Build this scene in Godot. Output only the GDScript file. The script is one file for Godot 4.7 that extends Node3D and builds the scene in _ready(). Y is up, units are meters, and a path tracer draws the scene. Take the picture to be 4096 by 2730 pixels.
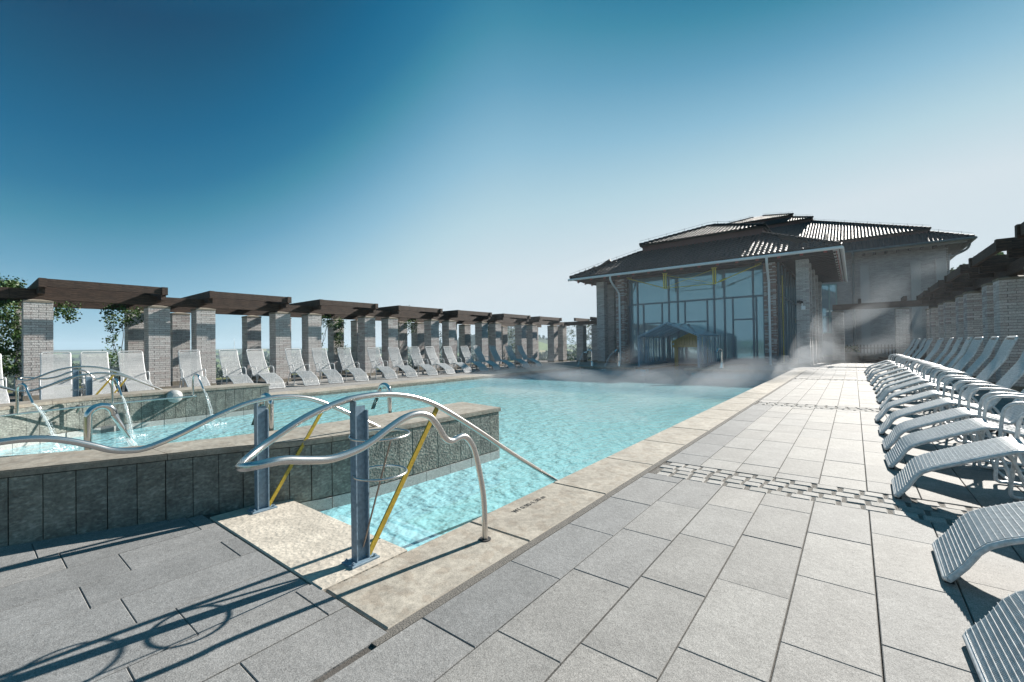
extends Node3D
# Axes: s runs along the pool away from the camera (-Z), t runs across it to the right (+X), h is up (+Y).

class Bag:
	var v := PackedVector3Array()
	var n := PackedVector3Array()
	var c := PackedColorArray()
	var tint := Color(1, 1, 1)
	var tinted := false
	func tri(a: Vector3, b: Vector3, d: Vector3) -> void:
		var k := (b - a).cross(d - a).normalized()
		v.push_back(a); v.push_back(d); v.push_back(b)
		n.push_back(k); n.push_back(k); n.push_back(k)
		if tinted:
			c.push_back(tint); c.push_back(tint); c.push_back(tint)
	func quad(a: Vector3, b: Vector3, d: Vector3, e: Vector3) -> void:
		tri(a, b, d); tri(a, d, e)
	func soft(a: Vector3, b: Vector3, d: Vector3, na: Vector3, nb: Vector3, nd: Vector3) -> void:
		v.push_back(a); v.push_back(d); v.push_back(b)
		n.push_back(na); n.push_back(nd); n.push_back(nb)
		if tinted:
			c.push_back(tint); c.push_back(tint); c.push_back(tint)
	func softquad(a: Vector3, b: Vector3, d: Vector3, e: Vector3, na: Vector3, nb: Vector3, nd: Vector3, ne: Vector3) -> void:
		soft(a, b, d, na, nb, nd); soft(a, d, e, na, nd, ne)
	# a box about o; x, y, z are full sizes along the columns of b
	func box(o: Vector3, sx: float, sy: float, sz: float, b := Basis.IDENTITY) -> void:
		var x := b.x * sx * 0.5
		var y := b.y * sy * 0.5
		var z := b.z * sz * 0.5
		quad(o - x - y + z, o + x - y + z, o + x + y + z, o - x + y + z)
		quad(o + x - y - z, o - x - y - z, o - x + y - z, o + x + y - z)
		quad(o + x - y + z, o + x - y - z, o + x + y - z, o + x + y + z)
		quad(o - x - y - z, o - x - y + z, o - x + y + z, o - x + y - z)
		quad(o - x + y + z, o + x + y + z, o + x + y - z, o - x + y - z)
		quad(o - x - y - z, o + x - y - z, o + x - y + z, o - x - y + z)
	# a box whose top edges are chamfered by e
	func slab(o: Vector3, sx: float, sy: float, sz: float, e: float, b := Basis.IDENTITY) -> void:
		var x := b.x * sx * 0.5
		var y := b.y * sy * 0.5
		var z := b.z * sz * 0.5
		var xi := b.x * (sx * 0.5 - e)
		var zi := b.z * (sz * 0.5 - e)
		var m := y - b.y * e
		var lo := [o - x - y + z, o + x - y + z, o + x - y - z, o - x - y - z]
		var mi := [o - x + m + z, o + x + m + z, o + x + m - z, o - x + m - z]
		var hi := [o - xi + y + zi, o + xi + y + zi, o + xi + y - zi, o - xi + y - zi]
		for k in 4:
			var j := (k + 1) % 4
			quad(lo[k], lo[j], mi[j], mi[k])
			quad(mi[k], mi[j], hi[j], hi[k])
		quad(hi[0], hi[1], hi[2], hi[3])
		quad(lo[3], lo[2], lo[1], lo[0])
	# a bar between two points, w wide (sideways) and d deep (towards up)
	func bar(a: Vector3, b: Vector3, w: float, d: float, up := Vector3.UP) -> void:
		var z := (b - a).normalized()
		var x := up.cross(z)
		if x.length() < 0.001:
			x = Vector3.RIGHT.cross(z)
		x = x.normalized()
		box((a + b) * 0.5, w, d, (b - a).length(), Basis(x, z.cross(x), z))
	func tube(p: PackedVector3Array, r: float, sides := 10, caps := true, r_end := -1.0) -> void:
		var count := p.size()
		var rings: Array[PackedVector3Array] = []
		var dirs: Array[PackedVector3Array] = []
		var t0 := (p[1] - p[0]).normalized()
		var up := Vector3.UP if absf(t0.y) < 0.9 else Vector3.RIGHT
		var x := up.cross(t0).normalized()
		for i in count:
			var t := (p[mini(i + 1, count - 1)] - p[maxi(i - 1, 0)]).normalized()
			x = (x - t * x.dot(t)).normalized()
			var y := t.cross(x)
			var ring := PackedVector3Array()
			var dir := PackedVector3Array()
			var rad := r if r_end < 0.0 else lerpf(r, r_end, float(i) / (count - 1))
			for k in sides:
				var a := TAU * k / sides
				var d := x * cos(a) + y * sin(a)
				dir.push_back(d)
				ring.push_back(p[i] + d * rad)
			rings.push_back(ring)
			dirs.push_back(dir)
		for i in count - 1:
			for k in sides:
				var j := (k + 1) % sides
				softquad(rings[i][k], rings[i][j], rings[i + 1][j], rings[i + 1][k], dirs[i][k], dirs[i][j], dirs[i + 1][j], dirs[i + 1][k])
		if caps:
			for k in sides:
				var j := (k + 1) % sides
				tri(p[0], rings[0][j], rings[0][k])
				tri(p[count - 1], rings[count - 1][k], rings[count - 1][j])
	# a flat ring of quads turned about the axis through o: profile is (radius, along) pairs
	func lathe(o: Vector3, axis: Vector3, prof: PackedVector2Array, sides := 16) -> void:
		var x := (Vector3.UP if absf(axis.y) < 0.9 else Vector3.RIGHT).cross(axis).normalized()
		var y := axis.cross(x)
		for i in prof.size() - 1:
			for k in sides:
				var a := TAU * k / sides
				var b := TAU * (k + 1) / sides
				var da := x * cos(a) + y * sin(a)
				var db := x * cos(b) + y * sin(b)
				quad(o + da * prof[i].x + axis * prof[i].y, o + db * prof[i].x + axis * prof[i].y, o + db * prof[i + 1].x + axis * prof[i + 1].y, o + da * prof[i + 1].x + axis * prof[i + 1].y)
	# a solid strip between two lines of points of equal length, from height lo to height hi
	func strip(f: PackedVector3Array, b: PackedVector3Array, lo: float, hi: float) -> void:
		var up := Vector3.UP
		var k := f.size() - 1
		for i in k:
			quad(f[i] + up * lo, f[i + 1] + up * lo, f[i + 1] + up * hi, f[i] + up * hi)
			quad(b[i + 1] + up * lo, b[i] + up * lo, b[i] + up * hi, b[i + 1] + up * hi)
			quad(f[i] + up * hi, f[i + 1] + up * hi, b[i + 1] + up * hi, b[i] + up * hi)
			quad(f[i + 1] + up * lo, f[i] + up * lo, b[i] + up * lo, b[i + 1] + up * lo)
		quad(b[0] + up * lo, f[0] + up * lo, f[0] + up * hi, b[0] + up * hi)
		quad(f[k] + up * lo, b[k] + up * lo, b[k] + up * hi, f[k] + up * hi)
	func mesh() -> ArrayMesh:
		var a := []
		a.resize(Mesh.ARRAY_MAX)
		a[Mesh.ARRAY_VERTEX] = v
		a[Mesh.ARRAY_NORMAL] = n
		if tinted:
			a[Mesh.ARRAY_COLOR] = c
		var m := ArrayMesh.new()
		m.add_surface_from_arrays(Mesh.PRIMITIVE_TRIANGLES, a)
		return m

var rng := RandomNumberGenerator.new()
var mat := {}
var used := {}

func P(s: float, t: float, h: float) -> Vector3:
	return Vector3(t, h, -s)

func lin(r: float, g: float, b: float, a := 1.0) -> Color:
	var k := Color(r, g, b).linear_to_srgb()
	k.a = a
	return k

func numbered(called: String) -> String:
	if not used.has(called):
		used[called] = 0
		return called
	used[called] += 1
	return "%s_%03d" % [called, used[called]]

func obj(called: String, m: Mesh, material: Material, parent: Node, at := Vector3.ZERO) -> MeshInstance3D:
	var o := MeshInstance3D.new()
	o.name = numbered(called) if parent == self else called
	o.mesh = m
	o.material_override = material
	o.position = at
	parent.add_child(o, true)
	return o

func part(called: String, bag: Bag, material: Material, parent: Node, at := Vector3.ZERO) -> MeshInstance3D:
	return obj(called, bag.mesh(), material, parent, at)

func tag(o: Node, label: String, category: String, group := "", kind := "") -> void:
	o.set_meta("label", label)
	o.set_meta("category", category)
	if group:
		o.set_meta("group", group)
	if kind:
		o.set_meta("kind", kind)

func thing(called: String, label: String, category: String, at := Vector3.ZERO, group := "", kind := "") -> Node3D:
	var o := Node3D.new()
	o.name = numbered(called)
	add_child(o, true)
	o.position = at
	tag(o, label, category, group, kind)
	return o

func copy(src: Node3D, at: Vector3, turn: float, label: String) -> Node3D:
	var o: Node3D = src.duplicate()
	o.name = numbered(str(src.name))
	add_child(o, true)
	o.position = at
	o.rotation.y = turn
	o.set_meta("label", label)
	return o

# a smooth line through points, n steps between neighbours
func smooth(p: PackedVector3Array, n: int) -> PackedVector3Array:
	var out := PackedVector3Array()
	for i in p.size() - 1:
		var a := p[maxi(i - 1, 0)]
		var d := p[mini(i + 2, p.size() - 1)]
		for k in n:
			out.push_back(p[i].cubic_interpolate(p[i + 1], a, d, float(k) / n))
	out.push_back(p[p.size() - 1])
	return out

# points every `step` metres along a line
func even(p: PackedVector3Array, step: float) -> PackedVector3Array:
	var c := Curve3D.new()
	c.bake_interval = 0.02
	for q in p:
		c.add_point(q)
	var out := PackedVector3Array()
	var k := maxi(2, roundi(c.get_baked_length() / step))
	for i in k + 1:
		out.push_back(c.sample_baked(c.get_baked_length() * i / k))
	return out

func grain(seed_: int, freq: float, octaves: int, size: int, kind := FastNoiseLite.TYPE_SIMPLEX_SMOOTH) -> PackedByteArray:
	var f := FastNoiseLite.new()
	f.seed = seed_
	f.noise_type = kind
	f.frequency = freq
	f.fractal_octaves = octaves
	var im := f.get_seamless_image(size, size)
	im.convert(Image.FORMAT_L8)
	return im.get_data()

# build a colour texture and a height texture from a function of the pixel number: returns [r, g, b, height]
func textures(size: int, of: Callable) -> Array:
	var col := PackedByteArray()
	col.resize(size * size * 3)
	var hei := PackedByteArray()
	hei.resize(size * size)
	for i in size * size:
		var k: Vector4 = of.call(i)
		col[i * 3] = int(clampf(k.x, 0, 1) * 255)
		col[i * 3 + 1] = int(clampf(k.y, 0, 1) * 255)
		col[i * 3 + 2] = int(clampf(k.z, 0, 1) * 255)
		hei[i] = int(clampf(k.w, 0, 1) * 255)
	return [ImageTexture.create_from_image(Image.create_from_data(size, size, false, Image.FORMAT_RGB8, col)), ImageTexture.create_from_image(Image.create_from_data(size, size, false, Image.FORMAT_L8, hei))]

func plain(color: Color, rough := 0.7, metal := 0.0) -> StandardMaterial3D:
	var m := StandardMaterial3D.new()
	m.albedo_color = color
	m.roughness = rough
	m.metallic = metal
	return m

# a material that wears a texture pair laid out in metres
func worn(tex: Array, color: Color, metres: float, relief: float, rough := 0.85, world := true, stretch := Vector3.ONE) -> StandardMaterial3D:
	var m := plain(color, rough)
	m.albedo_texture = tex[0]
	m.uv1_triplanar = true
	m.uv1_world_triplanar = world
	m.uv1_triplanar_sharpness = 4.0
	m.uv1_scale = stretch / metres
	if relief > 0.0:
		m.heightmap_enabled = true
		m.heightmap_texture = tex[1]
		m.heightmap_scale = relief
	return m

const EXPOSURE := 2.4
const SKY_GAIN := 0.46
const SUN_AZ := 11.0
const SUN_EL := 29.0

func sun_dir() -> Vector3:
	var a := deg_to_rad(SUN_AZ)
	var e := deg_to_rad(SUN_EL)
	return P(cos(a) * cos(e), sin(a) * cos(e), sin(e))

# the sky's colours from deep teal overhead to pale near the sun's side of the horizon
const RAMP := [[0.0, 8, 62, 96], [0.15, 8, 80, 115], [0.30, 10, 96, 135], [0.42, 34, 112, 148], [0.50, 60, 132, 160], [0.60, 95, 153, 182], [0.72, 135, 180, 203], [0.85, 174, 203, 215], [1.0, 204, 216, 223]]

func sky_color(v: float) -> Color:
	v = clampf(v, 0.0, 0.9999)
	for i in RAMP.size() - 1:
		if v < RAMP[i + 1][0]:
			var a := Color8(RAMP[i][1], RAMP[i][2], RAMP[i][3]).srgb_to_linear()
			var b := Color8(RAMP[i + 1][1], RAMP[i + 1][2], RAMP[i + 1][3]).srgb_to_linear()
			return a.lerp(b, (v - RAMP[i][0]) / (RAMP[i + 1][0] - RAMP[i][0]))
	return Color.WHITE

# a smooth curve through values at 6, 48, 95 and 180 degrees
func curve3(x: float, a: float, b: float, c: float, d: float) -> float:
	if x < 48.0:
		return lerpf(a, b, smoothstep(0.0, 54.0, x))
	if x < 95.0:
		return lerpf(lerpf(a, b, smoothstep(0.0, 54.0, x)), c, smoothstep(48.0, 95.0, x))
	return lerpf(c, d, smoothstep(95.0, 180.0, x))

func make_sky() -> ImageTexture:
	var w := 768
	var h := 384
	var data := PackedFloat32Array()
	data.resize(w * h * 3)
	for j in h:
		var el := 90.0 - 180.0 * (j + 0.5) / h
		for i in w:
			var az := 360.0 * (i + 0.5) / w
			var off := absf(wrapf(az - SUN_AZ, -180.0, 180.0))
			# the pale band is highest towards the sun, lowest at right angles to it
			var v := curve3(off, 1.40, 1.14, 0.82, 0.98) - curve3(off, 0.0275, 0.0172, 0.0262, 0.022) * maxf(el, 0.0)
			# overhead it stays the blue seen at the top of the view
			v = maxf(v, 0.47 * smoothstep(26.0, 52.0, el))
			var c := sky_color(minf(v, 1.0)) if el >= 0.0 else Color(0.16, 0.19, 0.19)
			var o := (j * w + i) * 3
			data[o] = c.r * SKY_GAIN
			data[o + 1] = c.g * SKY_GAIN
			data[o + 2] = c.b * SKY_GAIN
	return ImageTexture.create_from_image(Image.create_from_data(w, h, false, Image.FORMAT_RGBF, data.to_byte_array()))

func make_materials() -> void:
	var S := 512
	var r := RandomNumberGenerator.new()
	r.seed = 7
	var broad := grain(1, 0.008, 4, S)
	var fine := grain(2, 0.05, 4, S)
	var cell := grain(3, 0.03, 3, S, FastNoiseLite.TYPE_CELLULAR)
	var streak := grain(4, 0.02, 5, S, FastNoiseLite.TYPE_SIMPLEX)
	var dots := PackedByteArray()
	dots.resize(S * S)
	for i in S * S:
		dots[i] = r.randi() % 256
	# granite-like concrete: salt and pepper grains, faint patches, a few pits
	var granite := textures(S, func(i: int) -> Vector4:
		var k := 0.80 + (dots[i] / 255.0 - 0.5) * 0.34 + (fine[i] / 255.0 - 0.5) * 0.10 + (broad[i] / 255.0 - 0.5) * 0.09
		if dots[(i * 7 + 13) % (S * S)] > 247:
			k -= 0.24
		return Vector4(k, k * 0.995, k * 0.985, 0.5 + (dots[i] / 255.0 - 0.5) * 0.5 + (fine[i] / 255.0 - 0.5) * 0.6))
	mat.granite = []
	for k in [[0.36, 0.352, 0.342], [0.325, 0.32, 0.312], [0.385, 0.378, 0.366], [0.34, 0.337, 0.332], [0.37, 0.36, 0.347]]:
		mat.granite.append(worn(granite, lin(k[0], k[1], k[2]), 1.1, 0.12, 0.82))
	mat.granite_painted_dim = []  # same granite, painted darker where less sun glances off the slabs
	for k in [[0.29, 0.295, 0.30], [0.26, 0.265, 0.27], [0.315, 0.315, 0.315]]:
		mat.granite_painted_dim.append(worn(granite, lin(k[0], k[1], k[2]), 1.1, 0.14, 0.85))
	mat.cobble = [worn(granite, lin(0.42, 0.41, 0.395), 0.8, 0.15), worn(granite, lin(0.37, 0.365, 0.35), 0.8, 0.15), worn(granite, lin(0.45, 0.44, 0.425), 0.8, 0.15)]
	mat.joint = worn(granite, lin(0.125, 0.115, 0.105), 0.4, 0.3, 0.95)
	mat.gravel = worn(granite, lin(0.26, 0.245, 0.225), 0.35, 0.8, 0.95)
	# sandstone coping: warm, with brown tide marks and pale scale
	var stone := textures(S, func(i: int) -> Vector4:
		var b := broad[i] / 255.0
		var f := fine[i] / 255.0
		var st := smoothstep(0.52, 0.72, streak[i] / 255.0)
		var k := 0.80 + (f - 0.5) * 0.16 + (b - 0.5) * 0.15 + (dots[i] / 255.0 - 0.5) * 0.16
		if dots[(i * 5 + 3) % (S * S)] > 251:
			k -= 0.2
		return Vector4(k * lerpf(1.0, 0.94, st), k * lerpf(0.985, 0.91, st), k * lerpf(0.955, 0.87, st), 0.5 + (f - 0.5) * 0.9 + (dots[i] / 255.0 - 0.5) * 0.2))
	mat.coping = [worn(stone, lin(0.46, 0.43, 0.385), 1.7, 0.14), worn(stone, lin(0.42, 0.39, 0.345), 1.7, 0.14), worn(stone, lin(0.49, 0.46, 0.415), 1.7, 0.14)]
	mat.wall_coping = [worn(stone, lin(0.42, 0.40, 0.36), 1.3, 0.16), worn(stone, lin(0.375, 0.35, 0.31), 1.3, 0.16)]
	var rough := textures(S, func(i: int) -> Vector4:
		var f := fine[i] / 255.0
		var q := cell[i] / 255.0
		var k := 0.84 + (f - 0.5) * 0.14 + (broad[i] / 255.0 - 0.5) * 0.16 + (dots[i] / 255.0 - 0.5) * 0.08
		return Vector4(k, k * 0.975, k * 0.935, clampf(f * 0.75 + q * 0.35, 0, 1)))
	mat.platform = worn(rough, lin(0.60, 0.575, 0.535), 1.0, 0.45, 0.92)
	# slate: dark cleft stone with pale diagonal veins
	var slate := textures(S, func(i: int) -> Vector4:
		var f := fine[i] / 255.0
		var y := i / S
		var x := i % S
		var st := streak[((y * 2) % S) * S + (x + y) % S] / 255.0
		var vein := smoothstep(0.56, 0.78, st)
		var k := 0.72 + (f - 0.5) * 0.28 + (broad[i] / 255.0 - 0.5) * 0.26 + vein * 0.14 + (dots[i] / 255.0 - 0.5) * 0.10
		return Vector4(k * 0.98, k, k * 0.97, clampf(0.45 + (f - 0.5) * 1.1 + vein * 0.25, 0, 1)))
	mat.slate = []
	for k in [[0.345, 0.345, 0.32], [0.30, 0.305, 0.29], [0.375, 0.37, 0.34], [0.325, 0.33, 0.31], [0.355, 0.345, 0.315]]:
		mat.slate.append(worn(slate, lin(k[0] * 0.88, k[1] * 0.89, k[2] * 0.9), 0.75, 0.35, 0.55))
	mat.grout = plain(lin(0.06, 0.055, 0.05), 0.95)
	mat.band = worn(granite, lin(0.60, 0.62, 0.61), 1.2, 0.05, 0.45)
	mat.step_tile = worn(granite, lin(0.66, 0.76, 0.78), 1.0, 0.05, 0.5)
	var basin := textures(S, func(i: int) -> Vector4:
		var k := 0.78 + (broad[i] / 255.0 - 0.5) * 0.5 + (fine[i] / 255.0 - 0.5) * 0.25
		return Vector4(k * 0.95, k, k, 0.5))
	mat.basin = worn(basin, lin(0.085, 0.61, 0.80), 4.0, 0.0, 0.5)
	# whitewashed brick
	var brick := textures(S, func(i: int) -> Vector4:
		var b := fine[i] / 255.0
		var gone := smoothstep(0.60, 0.74, streak[i] / 255.0) * 0.30
		var k := 0.84 + (b - 0.5) * 0.22 + (dots[i] / 255.0 - 0.5) * 0.08
		return Vector4(k * lerpf(1.0, 0.84, gone), k * lerpf(0.99, 0.75, gone), k * lerpf(0.985, 0.74, gone), clampf(0.5 + (b - 0.5) * 0.9 - gone * 0.3, 0, 1)))
	mat.brick = []
	for k in [[0.76, 0.755, 0.74], [0.69, 0.685, 0.67], [0.81, 0.80, 0.785], [0.66, 0.62, 0.60], [0.73, 0.72, 0.705]]:
		mat.brick.append(worn(brick, lin(k[0], k[1], k[2]), 0.9, 0.35, 0.9))
	mat.brickwork = worn(brick, Color.WHITE, 0.9, 0.35, 0.9)
	mat.brickwork.vertex_color_use_as_albedo = true
	mat.mortar = worn(granite, lin(0.27, 0.26, 0.26), 0.6, 0.2, 0.95)
	mat.cap = worn(rough, lin(0.30, 0.285, 0.255), 0.6, 0.4, 0.95)
	# dark stained timber: the grain runs along the long axis of the beam
	var wood := textures(S, func(i: int) -> Vector4:
		var y := i / S
		var x := i % S
		var g := streak[(y * S + (x / 16) % S)] / 255.0
		var f := fine[(y * S + (x / 6) % S)] / 255.0
		var k := 0.72 + (g - 0.5) * 0.55 + (f - 0.5) * 0.45
		return Vector4(k, k * 0.93, k * 0.86, clampf(0.5 + (f - 0.5) * 1.2, 0, 1)))
	mat.wood_z = worn(wood, lin(0.092, 0.066, 0.055), 0.5, 0.25, 0.75)
	mat.wood_z.uv1_scale = Vector3(2.2, 2.2, 2.2)
	mat.wood_x = mat.wood_z
	mat.eave_wood = worn(wood, lin(0.055, 0.042, 0.038), 0.5, 0.2, 0.7)
	mat.red_paint = plain(lin(0.30, 0.045, 0.03), 0.5)
	mat.fascia = plain(lin(0.10, 0.035, 0.03), 0.5)
	mat.tile = worn(granite, lin(0.028, 0.029, 0.032), 0.6, 0.06, 0.6)
	mat.tile.metallic_specular = 0.35
	mat.tile2 = worn(granite, lin(0.022, 0.023, 0.026), 0.6, 0.06, 0.66)
	mat.gutter = plain(lin(0.72, 0.74, 0.75), 0.35)
	mat.dark_gutter = plain(lin(0.07, 0.10, 0.11), 0.4)
	mat.steel = plain(lin(0.56, 0.54, 0.52), 0.27, 1.0)
	mat.steel_shiny = plain(lin(0.62, 0.61, 0.60), 0.10, 1.0)
	mat.rod = plain(lin(0.30, 0.25, 0.22), 0.4, 1.0)
	var paint := textures(256, func(i: int) -> Vector4:
		var k := 0.84 + (fine[(i / 256 * S + i % 256)] / 255.0 - 0.5) * 0.22 + (dots[i] / 255.0 - 0.5) * 0.05
		return Vector4(k, k, k, 0.5 + (fine[(i / 256 * S + i % 256)] / 255.0 - 0.5)))
	mat.blue_steel = worn(paint, lin(0.225, 0.325, 0.41), 0.4, 0.05, 0.45)
	mat.porch_steel = worn(paint, lin(0.30, 0.48, 0.60), 0.4, 0.04, 0.42)
	mat.yellow = worn(paint, lin(0.52, 0.36, 0.03), 0.4, 0.04, 0.45)
	mat.truss = plain(lin(0.62, 0.52, 0.06), 0.45)
	mat.white_coat = worn(paint, lin(0.82, 0.83, 0.83), 0.5, 0.03, 0.38)
	mat.rubber = plain(lin(0.02, 0.02, 0.02), 0.7)
	mat.frame = plain(lin(0.10, 0.165, 0.215), 0.4)
	mat.green_frame = plain(lin(0.16, 0.33, 0.31), 0.4)
	mat.text = plain(lin(0.05, 0.048, 0.045), 0.9)
	mat.rust = worn(rough, lin(0.42, 0.22, 0.10), 0.3, 0.2, 0.95)
	# coated window glass: part mirror, part clear
	var g := plain(lin(0.36, 0.62, 0.72, 0.30), 0.03, 0.42)
	g.transparency = BaseMaterial3D.TRANSPARENCY_ALPHA
	mat.glass = g
	var g2 := plain(lin(0.65, 0.78, 0.82, 0.16), 0.03, 0.12)
	g2.transparency = BaseMaterial3D.TRANSPARENCY_ALPHA
	mat.glass_thin = g2
	# water: a rippled clear sheet, faintly cloudy
	var rip := grain(11, 0.012, 4, S)
	var rip2 := grain(12, 0.035, 3, S)
	var wav := PackedByteArray()
	wav.resize(S * S)
	for i in S * S:
		wav[i] = clampi(int(rip[i] * 0.65 + rip2[i] * 0.35), 0, 255)
	var wtex := ImageTexture.create_from_image(Image.create_from_data(S, S, false, Image.FORMAT_L8, wav))
	var wm := plain(lin(0.34, 0.74, 0.83, 0.50), 0.06)
	wm.transparency = BaseMaterial3D.TRANSPARENCY_ALPHA
	wm.metallic_specular = 0.32
	wm.heightmap_enabled = true
	wm.heightmap_texture = wtex
	wm.heightmap_scale = 4.5
	wm.uv1_triplanar = true
	wm.uv1_world_triplanar = true
	wm.uv1_scale = Vector3.ONE / 2.3
	mat.water = wm
	var jet := plain(lin(0.9, 0.95, 0.96, 0.25), 0.08)
	jet.transparency = BaseMaterial3D.TRANSPARENCY_ALPHA
	mat.jet = jet
	mat.foam = plain(lin(0.80, 0.90, 0.92), 0.6)
	mat.leaf = plain(Color.WHITE, 0.55)
	mat.leaf.vertex_color_use_as_albedo = true
	mat.leaf.backlight_enabled = true
	mat.leaf.backlight = lin(0.18, 0.30, 0.06)
	mat.bark = plain(lin(0.07, 0.055, 0.045), 0.95)
	mat.land = plain(Color.WHITE, 0.95)
	mat.land.vertex_color_use_as_albedo = true
	mat.lawn = worn(rough, lin(0.13, 0.15, 0.035), 0.8, 1.0, 0.95)
	mat.inside = plain(lin(0.24, 0.22, 0.20), 0.8)
	mat.inside_pale = plain(lin(0.45, 0.44, 0.42), 0.8)
	mat.back_wall = worn(brick, lin(0.50, 0.49, 0.50), 0.9, 0.4, 0.9)
	mat.house_wall = plain(lin(0.62, 0.60, 0.56), 0.9)
	mat.house_roof = plain(lin(0.30, 0.11, 0.07), 0.9)
	mat.tower = plain(lin(0.6, 0.6, 0.6), 0.8)
	mat.dome = plain(lin(0.34, 0.35, 0.35), 0.45)
	mat.rock = worn(rough, lin(0.16, 0.15, 0.14), 0.9, 1.5, 0.95)

# ---------- brick pillars ----------
var brick_x: Mesh
var brick_z: Mesh
var joined := {}

func brick_tone() -> Color:
	var k := rng.randf_range(0.82, 1.12)
	if rng.randf() < 0.16:
		return Color(0.60 * k, 0.55 * k, 0.54 * k)
	return Color(0.72 * k, 0.715 * k, 0.70 * k)

# every brick of a pillar 0.5 m square: [place, lies along x]
func brick_places(height: float, base: float) -> Array:
	var out := []
	var rows := int((height - base) / 0.0615)
	for k in rows:
		var y := base + 0.0615 * (k + 0.5)
		var long_x := k % 2 == 0
		for e in [-0.1265, 0.1265]:
			for f in [-0.192, 0.192]:
				out.append([Vector3(e, y, f) if long_x else Vector3(f, y, e), long_x])
		for f in [-0.192, 0.192]:
			out.append([Vector3(f, y, 0) if long_x else Vector3(0, y, f), not long_x])
	return out

func brickwork_mesh(height: float, base: float, red := 0.0) -> Mesh:
	var key := "%.2f %.2f %.2f" % [height, base, red]
	if not joined.has(key):
		var b := Bag.new()
		b.tinted = true
		for q in brick_places(height, base):
			b.tint = brick_tone()
			if rng.randf() < red:
				b.tint = Color(0.44, 0.31, 0.28) * rng.randf_range(0.8, 1.2)
			var j := Vector3(rng.randf_range(-1, 1), 0, rng.randf_range(-1, 1)) * 0.0015
			b.box(q[0] + j, 0.246 if q[1] else 0.118, 0.053, 0.118 if q[1] else 0.246)
		joined[key] = b.mesh()
	return joined[key]

func pillar_parts(o: Node3D, height: float, single: bool, capped := true, red := 0.0) -> void:
	var base := 0.12
	var b := Bag.new()
	b.box(Vector3(0, base * 0.5 - 0.02, 0), 0.53, base + 0.04, 0.53)
	part("footing", b, mat.cap, o)
	b = Bag.new()
	var rows := int((height - base) / 0.0615)
	var top := base + rows * 0.0615
	b.box(Vector3(0, (base + top) * 0.5, 0), 0.486, top - base - 0.004, 0.486)
	part("mortar", b, mat.mortar, o)
	if single:
		for q in brick_places(height, base):
			var j := Vector3(rng.randf_range(-1, 1), 0, rng.randf_range(-1, 1)) * 0.0015
			obj("brick", brick_x if q[1] else brick_z, mat.brick[rng.randi() % mat.brick.size()], o, q[0] + j)
	else:
		var w := obj("brickwork", brickwork_mesh(height, base, red), mat.brickwork, o)
		w.set_meta("kind", "stuff")
	if capped:
		b = Bag.new()
		b.box(Vector3(0, top + 0.025, 0), 0.52, 0.05, 0.52)
		var e := 0.26
		var y := top + 0.05
		var a := Vector3(0, y + 0.06, 0)
		b.tri(Vector3(-e, y, e), Vector3(e, y, e), a)
		b.tri(Vector3(e, y, e), Vector3(e, y, -e), a)
		b.tri(Vector3(e, y, -e), Vector3(-e, y, -e), a)
		b.tri(Vector3(-e, y, -e), Vector3(-e, y, e), a)
		b.box(Vector3(0, top + 0.10, 0), 0.07, 0.10, 0.07)
		part("cap", b, mat.cap, o)

const ORD := ["first", "second", "third", "fourth", "fifth", "sixth", "seventh", "eighth", "ninth", "tenth", "eleventh", "twelfth", "thirteenth", "fourteenth", "fifteenth", "sixteenth", "seventeenth", "eighteenth", "nineteenth", "twentieth", "twenty-first", "twenty-second"]

# ---------- timber ----------
func beam(called: String, a: Vector3, b: Vector3, w: float, d: float, parent: Node) -> void:
	var g := Bag.new()
	g.bar(a, b, w, d)
	part(called, g, mat.wood_z, parent)

# A pergola along s: two rows of pillars at t_front and t_back (their pool-side and far faces), raised frames over the wide bays.
func pergola_timber(label: String, t_front: float, t_back: float, s0: float, s1: float, bays: Array, over: float) -> void:
	var o := thing("pergola", label, "pergola", P((s0 + s1) * 0.5, (t_front + t_back) * 0.5, 2.49), "timber pergolas")
	var off := -o.position
	for t in [t_front, t_back]:
		var cuts := [s0]
		for bay in bays:
			if bay[0] > s0 and bay[0] < s1:
				cuts.append(bay[0] - 0.5)
		cuts.append(s1)
		for i in cuts.size() - 1:
			beam("main_beam", P(cuts[i] + 0.003, t, 2.615) + off, P(cuts[i + 1] - 0.003, t, 2.615) + off, 0.15, 0.25, o)
	var sgn := signf(over)
	var front := t_front + over
	var back := t_back - over
	for bay in bays:
		for s in bay:
			beam("cross_beam", P(s, front + 0.07 * sgn, 2.852) + off, P(s, back - 0.07 * sgn, 2.852) + off, 0.13, 0.215, o)
			for q in [[t_front + 0.078 * sgn, front - 0.08 * sgn], [t_back - 0.078 * sgn, back + 0.08 * sgn]]:
				beam("corbel", P(s, q[0], 2.67) + off, P(s, q[1], 2.67) + off, 0.11, 0.14, o)
		for t in [front, lerpf(front, back, 0.35), lerpf(front, back, 0.65), back]:
			beam("top_board", P(bay[0] + 0.067, t, 2.86) + off, P(bay[1] - 0.067, t, 2.86) + off, 0.07, 0.19, o)

# ---------- climbing plants and leaves ----------
func leaf(b: Bag, at: Vector3, dir: Vector3, size: float) -> void:
	var side := dir.cross(Vector3(rng.randf_range(-1, 1), rng.randf_range(-0.3, 1), rng.randf_range(-1, 1))).normalized()
	var up := dir.cross(side).normalized() * size * 0.12
	var tip := at + dir * size
	var m := at + dir * size * 0.42
	b.tri(at, m + side * size * 0.46 + up, tip)
	b.tri(at, tip, m - side * size * 0.46 + up)

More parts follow.
